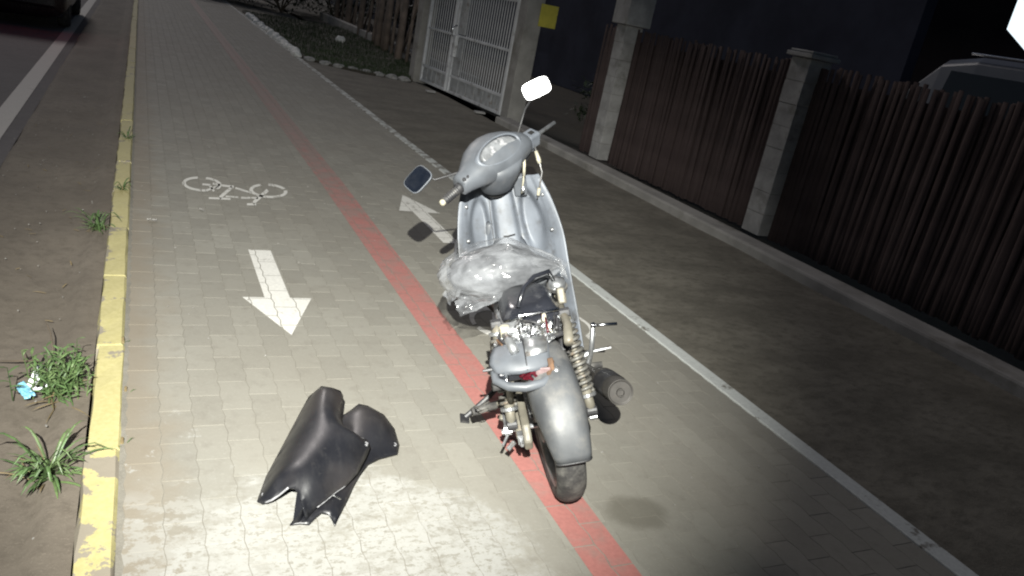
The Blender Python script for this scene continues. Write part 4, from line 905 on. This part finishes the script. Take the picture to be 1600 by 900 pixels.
# fork, front wheel, front mudguard (mostly behind the shield)
fr = P('fork', MB().tube([S0 - U * .12 + f0 * .01, S0 - U * .30 + f0 * .01], .024, 12), 'black_plastic', smooth=True)
fa = S0 - U * .755 + F * .055
for sy in (-1, 1): P('fork_leg', MB().tube([S0 - U * .30 + L_ * (.075 * sy), fa + U * .10 + L_ * (.078 * sy), fa + L_ * (.078 * sy)], [.016, .016, .020], 10), 'grey_plastic', fr, smooth=True)
wheel(fa, .275, .040, L_)
b = MB(); rings = []
for i in range(19):
    a = R(-25) + R(165) * i / 18; rad = .30; row = []
    for k in range(9):
        u_ = -1 + 2 * k / 8; rr_ = rad - .045 * abs(u_) ** 2.5
        row.append(fa + F * (rr_ * math.cos(a)) + U * (rr_ * math.sin(a)) + L_ * (.062 * u_))
    rings.append(row)
P('front_mudguard', b.loft(rings, closed=False), 'grey_paint', smooth=True, solid=.004)
P('front_cowl', MB().loft([[(1.02 + d, y * w_, z) for y, d in ((-1, -.05), (-.5, .02), (0, .05), (.5, .02), (1, -.05))] for z, w_ in ((.86, .12), (.76, .17), (.62, .16), (.50, .12))], closed=False), 'grey_paint', smooth=True, solid=.004)
hl_ = P('headlight', MB().lathe(sf(.066, 0, -.034), F - U * .3, [(-.03, .045), (0, .048), (.015, .04), (.022, .0)], 28), 'pink_lens', pod, smooth=True)
for sy in (-1, 1): P('turn_signal', MB().lathe(sf(.034, .10 * sy, -.026), F - U * .4 + L_ * sy * .5, [(-.01, .018), (.010, .019), (.02, .010), (.023, 0)], 18), 'cream', pod, smooth=True)

# ------------------------------------------------------------------ plastic bag on the frame
def bag_mat():
    t = NT('clear_plastic_bag'); v = t.obj()
    n = t.noise(t.scl(v, 1.3, .8, 1.6), 8, 3, .5); n2 = t.noise(t.scl(v, 1, .6, 1), 24, 3, .5)
    t.b.inputs['Base Color'].default_value = (.235, .243, .258, 1)
    t.b.inputs['Roughness'].default_value = .13; t.b.inputs['Specular IOR Level'].default_value = .8
    t.link(t.math('MULTIPLY_ADD', t.step(n, .35, .65), .40, .16), t.b.inputs['Alpha'])
    r1 = t.math('ABSOLUTE', t.math('SUBTRACT', n, .5)); r2 = t.math('ABSOLUTE', t.math('SUBTRACT', n2, .5))
    t.bump(t.math('MULTIPLY_ADD', r2, .28, r1), .9, .028)
    return t.m
M['bag'] = bag_mat()
M['bag_fill'] = mat('grey_wrapped_cloth', (.085, .088, .095), .55, var=.6, scale=14, bump=.3, bscale=20)
bc = Vector((.455, .078, .668))
bagw = BO + fw * bc.x + lf * bc.y + up * bc.z
bg = empty('plastic_bag'); tag(bg, 'bulging clear plastic bag tied on the scooter where the seat is missing', 'bag')
bg.matrix_world = Matrix(((fw.x, lf.x, up.x, bagw.x), (fw.y, lf.y, up.y, bagw.y), (fw.z, lf.z, up.z, bagw.z), (0, 0, 0, 1)))
def bag_shape(r, s, amp, sub, pinch=True):
    bm = bmesh.new(); bmesh.ops.create_icosphere(bm, subdivisions=sub, radius=1)
    for v in bm.verts:
        q = v.co.copy(); f_ = Vector((math.copysign(abs(q.x) ** .9, q.x), q.y, math.copysign(abs(q.z) ** .85, q.z)))
        rid = 1 - 2 * abs(noise.noise(q * 1.5 + Vector((s, 0, 0)))); rid2 = 1 - 2 * abs(noise.noise(q * 3.4 + Vector((0, s, 0))))
        k_ = 1 + amp * (rid * .6 + rid2 * .4) + amp * .6 * noise.noise(q * .9 + Vector((0, 0, s)))
        v.co = Vector((f_.x * r[0], f_.y * r[1], f_.z * r[2])) * k_
        if pinch and q.y < -.25:                         # drawn together towards the knot on the right
            t_ = (-.25 - q.y) / .75; g_ = 1 - .72 * t_ ** 1.2
            ang = math.atan2(q.z, q.x); g_ *= 1 + .16 * math.sin(ang * 9) * t_
            v.co.x *= g_; v.co.z *= g_; v.co.y -= .030 * t_; v.co.x -= .02 * t_; v.co.z -= .015 * t_
    me = bpy.data.meshes.new('bag_skin'); bm.to_mesh(me); bm.free()
    me.polygons.foreach_set('use_smooth', [True] * len(me.polygons)); return me
me = bag_shape((.140, .212, .102), 2.4, .075, 6); me.materials.append(M['bag']); inst(me, 'bag_skin', bg)
me = bag_shape((.118, .180, .082), 5.1, .10, 5); me.materials.append(M['bag_fill']); inst(me, 'wrapped_contents', bg)
for k, (c_, n_, sp_, sz) in enumerate([((-.085, .10, -.075), (-.8, .2, .25), .3, (.15, .06)), ((-.10, -.02, -.05), (-.9, -.1, .4), -.2, (.12, .07)), ((-.06, .17, -.03), (-.6, .7, .4), .9, (.10, .06)), ((-.05, .02, .075), (-.5, .1, .85), .5, (.16, .07))]):
    fo = crumple(18, 10, sz, 11 + k * 2.3, .016).build('loose_fold', M['bag'], bg, smooth=True)
    fo.matrix_local = Matrix.Translation(c_) @ Vector(n_).to_track_quat('Z', 'Y').to_matrix().to_4x4() @ Matrix.Rotation(sp_, 4, 'Z')
kn = MB(); 
for k in range(7):
    a = k * .9; kn.tube(arc((-.02, -.20, -.01), (-.03 + .03 * math.cos(a), -.235, .02 + .03 * math.sin(a)), (-.05 + .02 * math.cos(a), -.235 + .012 * math.sin(a), -.045 - .01 * (k % 3)), 8), [.004, .007, .010, .011, .010, .009, .008, .006, .003], 6, flat=.45)
kn.build('knot', M['bag'], bg, smooth=True)

# ------------------------------------------------------------------ broken black plastic panels on the ground
def panel_mat():
    t = NT('dusty_black_plastic'); v = t.obj()
    n = t.noise(v, 5, 5, .6); n2 = t.noise(t.scl(v, 3, 1, 1), 14, 6, .7); n3 = t.noise(v, 60, 4, .7)
    c = t.mix(t.step(n, .35, .75), (.007, .0075, .010), (.018, .018, .021))
    c = t.mix(t.math('MULTIPLY', t.step(n2, .50, .85), .35), c, (.045, .042, .04))
    c = t.mix(t.math('MULTIPLY', t.step(t.noise(v, 3.2, 3), .48, .72), .55), c, (.036, .031, .029))
    c = t.mix(t.math('MULTIPLY', t.step(n3, .60, .75), .35), c, (.06, .057, .054))
    sc_ = t.noise(t.scl(v, 40, 5, 5), 3.0, 6, .8); c = t.mix(t.math('MULTIPLY', t.step(sc_, .63, .69), .4), c, (.075, .075, .075))
    t.link(c, t.b.inputs['Base Color']); t.link(t.math('MULTIPLY_ADD', n2, .30, .27), t.b.inputs['Roughness'])
    t.b.inputs['Coat Weight'].default_value = .08; t.b.inputs['Coat Roughness'].default_value = .3
    t.bump(n3, .12, .002); return t.m
M['panel'] = panel_mat()
def resample(pts, step):
    out = []
    n = len(pts)
    for i in range(n):
        a, b_ = Vector(pts[i]), Vector(pts[(i + 1) % n]); m_ = max(1, int((b_ - a).length / step))
        for k in range(m_): out.append(a + (b_ - a) * k / m_)
    return out
from mathutils.geometry import delaunay_2d_cdt
def shell(out, hmax, name, label):
    c = sum((Vector(p) for p in out), Vector()) / len(out); c.z = 0
    t = empty(name, c); tag(t, label, 'fairing panel', 'broken black fairing panels')
    o = [p - c for p in resample(out, .010)]; n = len(o)
    xs = [p.x for p in o]; ys = [p.y for p in o]; pts = [Vector((p.x, p.y)) for p in o]; step = .011
    def dist(x, y): return min((x - p.x) ** 2 + (y - p.y) ** 2 for p in o) ** .5
    flat = [(p.x, p.y) for p in o]
    y = min(ys); odd = 0
    while y < max(ys):
        x = min(xs) + (step / 2 if odd else 0); odd = not odd
        while x < max(xs):
            if inside((x, y), flat) and dist(x, y) > step * .6: pts.append(Vector((x, y)))
            x += step
        y += step * .87
    vo, eo, fo, *_r = delaunay_2d_cdt(pts, [(i, (i + 1) % n) for i in range(n)], [list(range(n))], 1, 1e-6)
    zs = []; dd = []; fix = []
    for q in vo:
        ws = 0; wz = 0; dm = 9
        for p in o:
            d2 = (q.x - p.x) ** 2 + (q.y - p.y) ** 2; dm = min(dm, d2); k_ = 1 / (d2 + 1e-6) ** 1.3; ws += k_; wz += k_ * p.z
        dm = dm ** .5; dd.append(dm); fix.append(dm < 1e-4); zs.append(wz / ws + hmax * (1 - math.exp(-dm / .035)))
    nb = [[] for _ in vo]
    for a, b_ in eo: nb[a].append(b_); nb[b_].append(a)
    for _ in range(14): zs = [z if fix[i] or not nb[i] else .4 * z + .6 * sum(zs[k] for k in nb[i]) / len(nb[i]) for i, z in enumerate(zs)]
    mb = MB(); mb.add([(q.x, q.y, z) for q, z in zip(vo, zs)], [tuple(f) for f in fo])
    mb.build('shell', M['panel'], t, smooth=True, solid=.0045)
    return t, c, [o]
tA, cA, rA = shell(PANEL_A, .085, 'fairing_panel', 'larger torn black plastic panel with jagged lower edge, lying on top')
tB, cB, rB = shell(PANEL_B, .045, 'fairing_panel', 'smaller black plastic panel lying partly under the torn one')
def edge(rings, i0, i1, r_, t, m, name, f=0, dz_=.002):
    n = len(rings[0]); MB().tube([rings[f][i % n] + Vector((0, 0, dz_)) for i in range(i0, i1)], r_, 6).build(name, m, t, smooth=True)
M['scuff'] = mat('scuffed_edge', (.24, .24, .25), .35, var=.3, scale=40, bump=.2)
def idx(rings, p, c): 
    p = Vector(p) - c; return min(range(len(rings[0])), key=lambda i: (rings[0][i] - p).length)
i0, i1 = idx(rA, PANEL_A[20], cA), idx(rA, PANEL_A[23], cA); edge(rA, i0, i1, .0035, tA, M['scuff'], 'torn_edge')
i0, i1 = idx(rA, PANEL_A[6], cA), idx(rA, PANEL_A[8], cA); edge(rA, i0, i1, .0022, tA, M['scuff'], 'scuffed_edge')
i0, i1 = idx(rA, PANEL_A[12], cA), idx(rA, PANEL_A[15], cA); edge(rA, i0, i1, .0018, tA, M['scuff'], 'scuffed_edge')
# stiffening rib on A, added shiny strip standing in for a highlight on B, inner collar of A
rb_ = [Vector(PANEL_A[k]) - cA + Vector((-.022, .004, .018)) for k in (9, 10, 11)]
MB().tube(rb_, [.004, .006, .003], 8, flat=.5).build('rib', M['panel'], tA, smooth=True)
MB().tube([Vector(PANEL_B[13]) - cB + Vector((-.004, .02, .022)), Vector(PANEL_B[13]) - cB + Vector((-.03, .035, .033)), Vector(PANEL_B[13]) - cB + Vector((-.058, .05, .036))], .004, 6, flat=.6).build('highlight_strip', M['foil'], tB, smooth=True)
pA = [Vector(PANEL_A[k]) - cA for k in (2, 3, 4)]
MB().loft([[p + Vector((.0, 0, 0)) for p in pA], [p + Vector((-.006, .004, -.05)) for p in pA]], closed=False).build('inner_lip', M['black_plastic'], tA, solid=.004)
MB().loft([[Vector(PANEL_A[18]) - cA, Vector(PANEL_A[17]) - cA, Vector(PANEL_A[16]) - cA + Vector((0, .02, .01))], [Vector(PANEL_A[18]) - cA + Vector((.0, .0, -.045)), Vector(PANEL_A[17]) - cA + Vector((-.03, -.02, -.035)), Vector(PANEL_A[16]) - cA + Vector((-.02, .0, -.005))]], closed=False).build('broken_tab', M['panel'], tA, solid=.004)

for (t_, c_, pt) in ((tA, cA, PANEL_A[9]), (tA, cA, PANEL_A[24]), (tB, cB, PANEL_B[6])):
    q = (Vector(pt) - c_) * .90; q.z = pt[2] + .012
    MB().lathe(q, (0, -.2, 1), [(-.006, .0075), (.004, .0075), (.004, .0045), (-.004, .0045)], 14).build('mounting_eye', M['scuff'], t_, smooth=False)

# ------------------------------------------------------------------ weeds, litter, crumbs
def blade(b, base, d, L, w_, lift, n=5, curl=.8):
    d = Vector(d).normalized(); s = Vector((-d.y, d.x, 0)); pts = []
    for i in range(n + 1):
        t_ = i / n; h = lift * L * math.sin(min(t_ * curl, 1) * math.pi * .75); p = Vector(base) + d * (L * t_) + Vector((0, 0, h))
        ww = w_ * (.45 + 1.1 * t_) * (1 - t_) ** .6 if t_ < 1 else 0.0004
        pts.append((p - s * ww, p + Vector((0, 0, ww * .5)), p + s * ww))
    k = len(b.v); b.v += [tuple(q) for r_ in pts for q in r_]
    for i in range(n):
        a = k + i * 3; b.f += [(a, a + 1, a + 4, a + 3), (a + 1, a + 2, a + 5, a + 4)]
def leafy(b, base, rr, h, spread):
    a = rr.uniform(0, 6.28); top = Vector(base) + Vector((math.cos(a) * spread * rr.random(), math.sin(a) * spread * rr.random(), h * rr.uniform(.55, 1)))
    b.tube([base, (Vector(base) + top) / 2 + Vector((0, 0, .01)), top], [.0022, .0018, .001], 4)
    for i in range(6):
        t_ = .3 + .7 * i / 5; p = Vector(base).lerp(top, t_); aa = a + rr.uniform(-2, 2) + i * 2.4
        blade(b, p, (math.cos(aa), math.sin(aa), 0), rr.uniform(.022, .045), rr.uniform(.005, .0085), rr.uniform(.1, .6), 3)
def weed(name, loc, kind, n, size, label, cat='weed', seed=0, m='leaf', group='weeds along the kerb', lean=(0, 0)):
    rr = random.Random(seed); t = empty(name, loc); tag(t, label, cat, group); b = MB(); b2 = MB()
    for k in range(n):
        tg = b if rr.random() < .6 else b2
        bs = Vector((rr.gauss(0, size * .28), rr.gauss(0, size * .33), -.01))
        if kind == 'leafy': leafy(tg, bs, rr, size * 1.15, size * .5)
        elif kind == 'tiny':
            a = rr.uniform(0, 6.28); blade(tg, bs, (math.cos(a), math.sin(a), 0), size * rr.uniform(.4, 1), .003, rr.uniform(.2, .8), 3)
        else:
            a = rr.uniform(0, 6.28); blade(tg, bs * .25, (math.cos(a) + lean[0], math.sin(a) + lean[1], 0), size * rr.uniform(.5, 1.15), rr.uniform(.004, .009), rr.uniform(.2, 1.0), 6, rr.uniform(.7, 1.1))
    b.build('leaves', M['leaf'], t); b2.build('pale_leaves', M['leaf2'], t)
    MB().tube([(0, 0, -.03), (0, 0, .02)], [.008, .004], 6).build('root', M['dry_leaf'], t)
    if size > .1:
        b3 = MB()
        for k in range(14):
            a = rr.uniform(0, 6.28); blade(b3, (rr.gauss(0, size * .2), rr.gauss(0, size * .25), -.005), (math.cos(a), math.sin(a), 0), size * rr.uniform(.4, 1.1), rr.uniform(.002, .006), rr.uniform(.0, .35), 5)
        b3.build('dead_leaves', M['dry_leaf'], t)
weed('weed_clump', (-.20, 2.80, -.055), 'leafy', 46, .15, 'tallest leafy green weed growing against the kerb, beside the blue and white litter', seed=2)
weed('weed_clump', (-.205, 2.30, -.058), 'blades', 60, .15, 'spiky green weed with long narrow blades nearest the bottom left', seed=5, lean=(-.2, -.25))
weed('weed_clump', (-.165, 4.62, -.05), 'blades', 34, .15, 'small green weed at the kerb level with the arrow tail', seed=9, lean=(-.5, 0))
weed('weed_sprout', (-.005, 2.72, -.004), 'tiny', 7, .03, 'tiny sprout on the path side of the kerb beside the tall weed', seed=11, cat='weed')
weed('weed_sprout', (-.01, 2.38, .0), 'tiny', 7, .03, 'tiny sprout in the kerb joint nearest the bottom edge', seed=12)
weed('weed_sprout', (-.06, 5.30, .006), 'blades', 14, .07, 'thin grass tuft in the kerb joint level with the bicycle symbol', seed=13)
weed('weed_sprout', (-.05, 6.77, .006), 'blades', 14, .08, 'thin dark grass tuft in the farther kerb joint', seed=14)
weed('weed_sprout', (-.02, 3.11, .004), 'tiny', 7, .03, 'tiny sprout in the kerb joint above the tall weed', seed=15)
tw = MB()
for p in ([(-.30, 3.04, -.04), (-.38, 3.02, -.03), (-.46, 3.05, -.045)], [(-.33, 3.03, -.04), (-.36, 3.10, -.02)], [(-.25, 3.05, -.04), (-.27, 3.14, .03), (-.29, 3.18, .06)]): tw.tube(p, [.004, .003, .001][:len(p)] if len(p) == 3 else [.003, .001], 5)
tag(tw.build('dry_twig', M['bark']), 'dark dry twig on the dirt left of the tall weed', 'twig')
lt = empty('litter_wrapper', (-.305, 2.80, -.045)); tag(lt, 'crumpled white and blue wrapper on the dirt beside the tall weed', 'litter')
o = crumple(10, 6, (.10, .028), 1.7, .016).build('white_flap', M['paper'], lt, solid=.001); o.rotation_euler = (R(20), R(-35), R(65)); o.location = (.012, .045, .03)
o = crumple(10, 6, (.075, .035), 4.7, .014).build('blue_flap', M['blue'], lt, solid=.001); o.rotation_euler = (R(10), R(15), R(-60)); o.location = (-.012, -.012, .016)
o = crumple(8, 6, (.07, .022), 6.7, .010).build('pale_flap', M['paper'], lt, solid=.001); o.rotation_euler = (R(-10), R(-15), R(10)); o.location = (.03, -.008, .018)
rr = random.Random(3); cb = MB()
for _ in range(260):
    x, y = (rr.uniform(-.8, -.13), rr.uniform(1.7, 9)) if rr.random() < .5 else (rr.uniform(0, 2.5), rr.uniform(1.3, 8))
    if 1.2 < x < 1.6 and y < 3.4: continue
    z = -.05 if x < -.1 else .003; s = rr.uniform(.0015, .004); a = rr.uniform(0, 3)
    cb.box((x, y, z + s * .3), (s * 2, s * 1.3, s), Matrix.Rotation(a, 3, 'Z'))
dl = MB()
for _ in range(90):
    x, y = rr.uniform(-.75, -.13), rr.uniform(1.8, 9); a = rr.uniform(0, 6.28)
    if x < -.4 and rr.random() < .6: continue
    blade(dl, (x, y, -.062 + .01 * rr.random()), (math.cos(a), math.sin(a), 0), rr.uniform(.02, .06), rr.uniform(.002, .006), rr.uniform(0, .3), 3)
tag(dl.build('dry_leaf_litter', M['dry_leaf']), 'small dry leaves and stems strewn over the dirt by the kerb', 'leaf litter', kind='stuff')
tag(cb.build('grit', M['concrete']), 'scattered pale grit and crumbs on path and dirt', 'grit', kind='stuff')
for k, (x, y, l) in enumerate([(.10, 4.70, 'small pale scrap on the pavers below the bicycle symbol'), (-.45, 8.6, 'tiny pale scrap on the dirt shoulder'), (.38, 4.98, 'pale speck of litter between arrow and bicycle symbol')]):
    o = crumple(6, 4, (.05, .02), k + .3, .012).build('paper_scrap', M['concrete']); o.location = (x, y, .006 if x > 0 else -.04); o.rotation_euler = (0, 0, k); tag(o, l, 'litter')
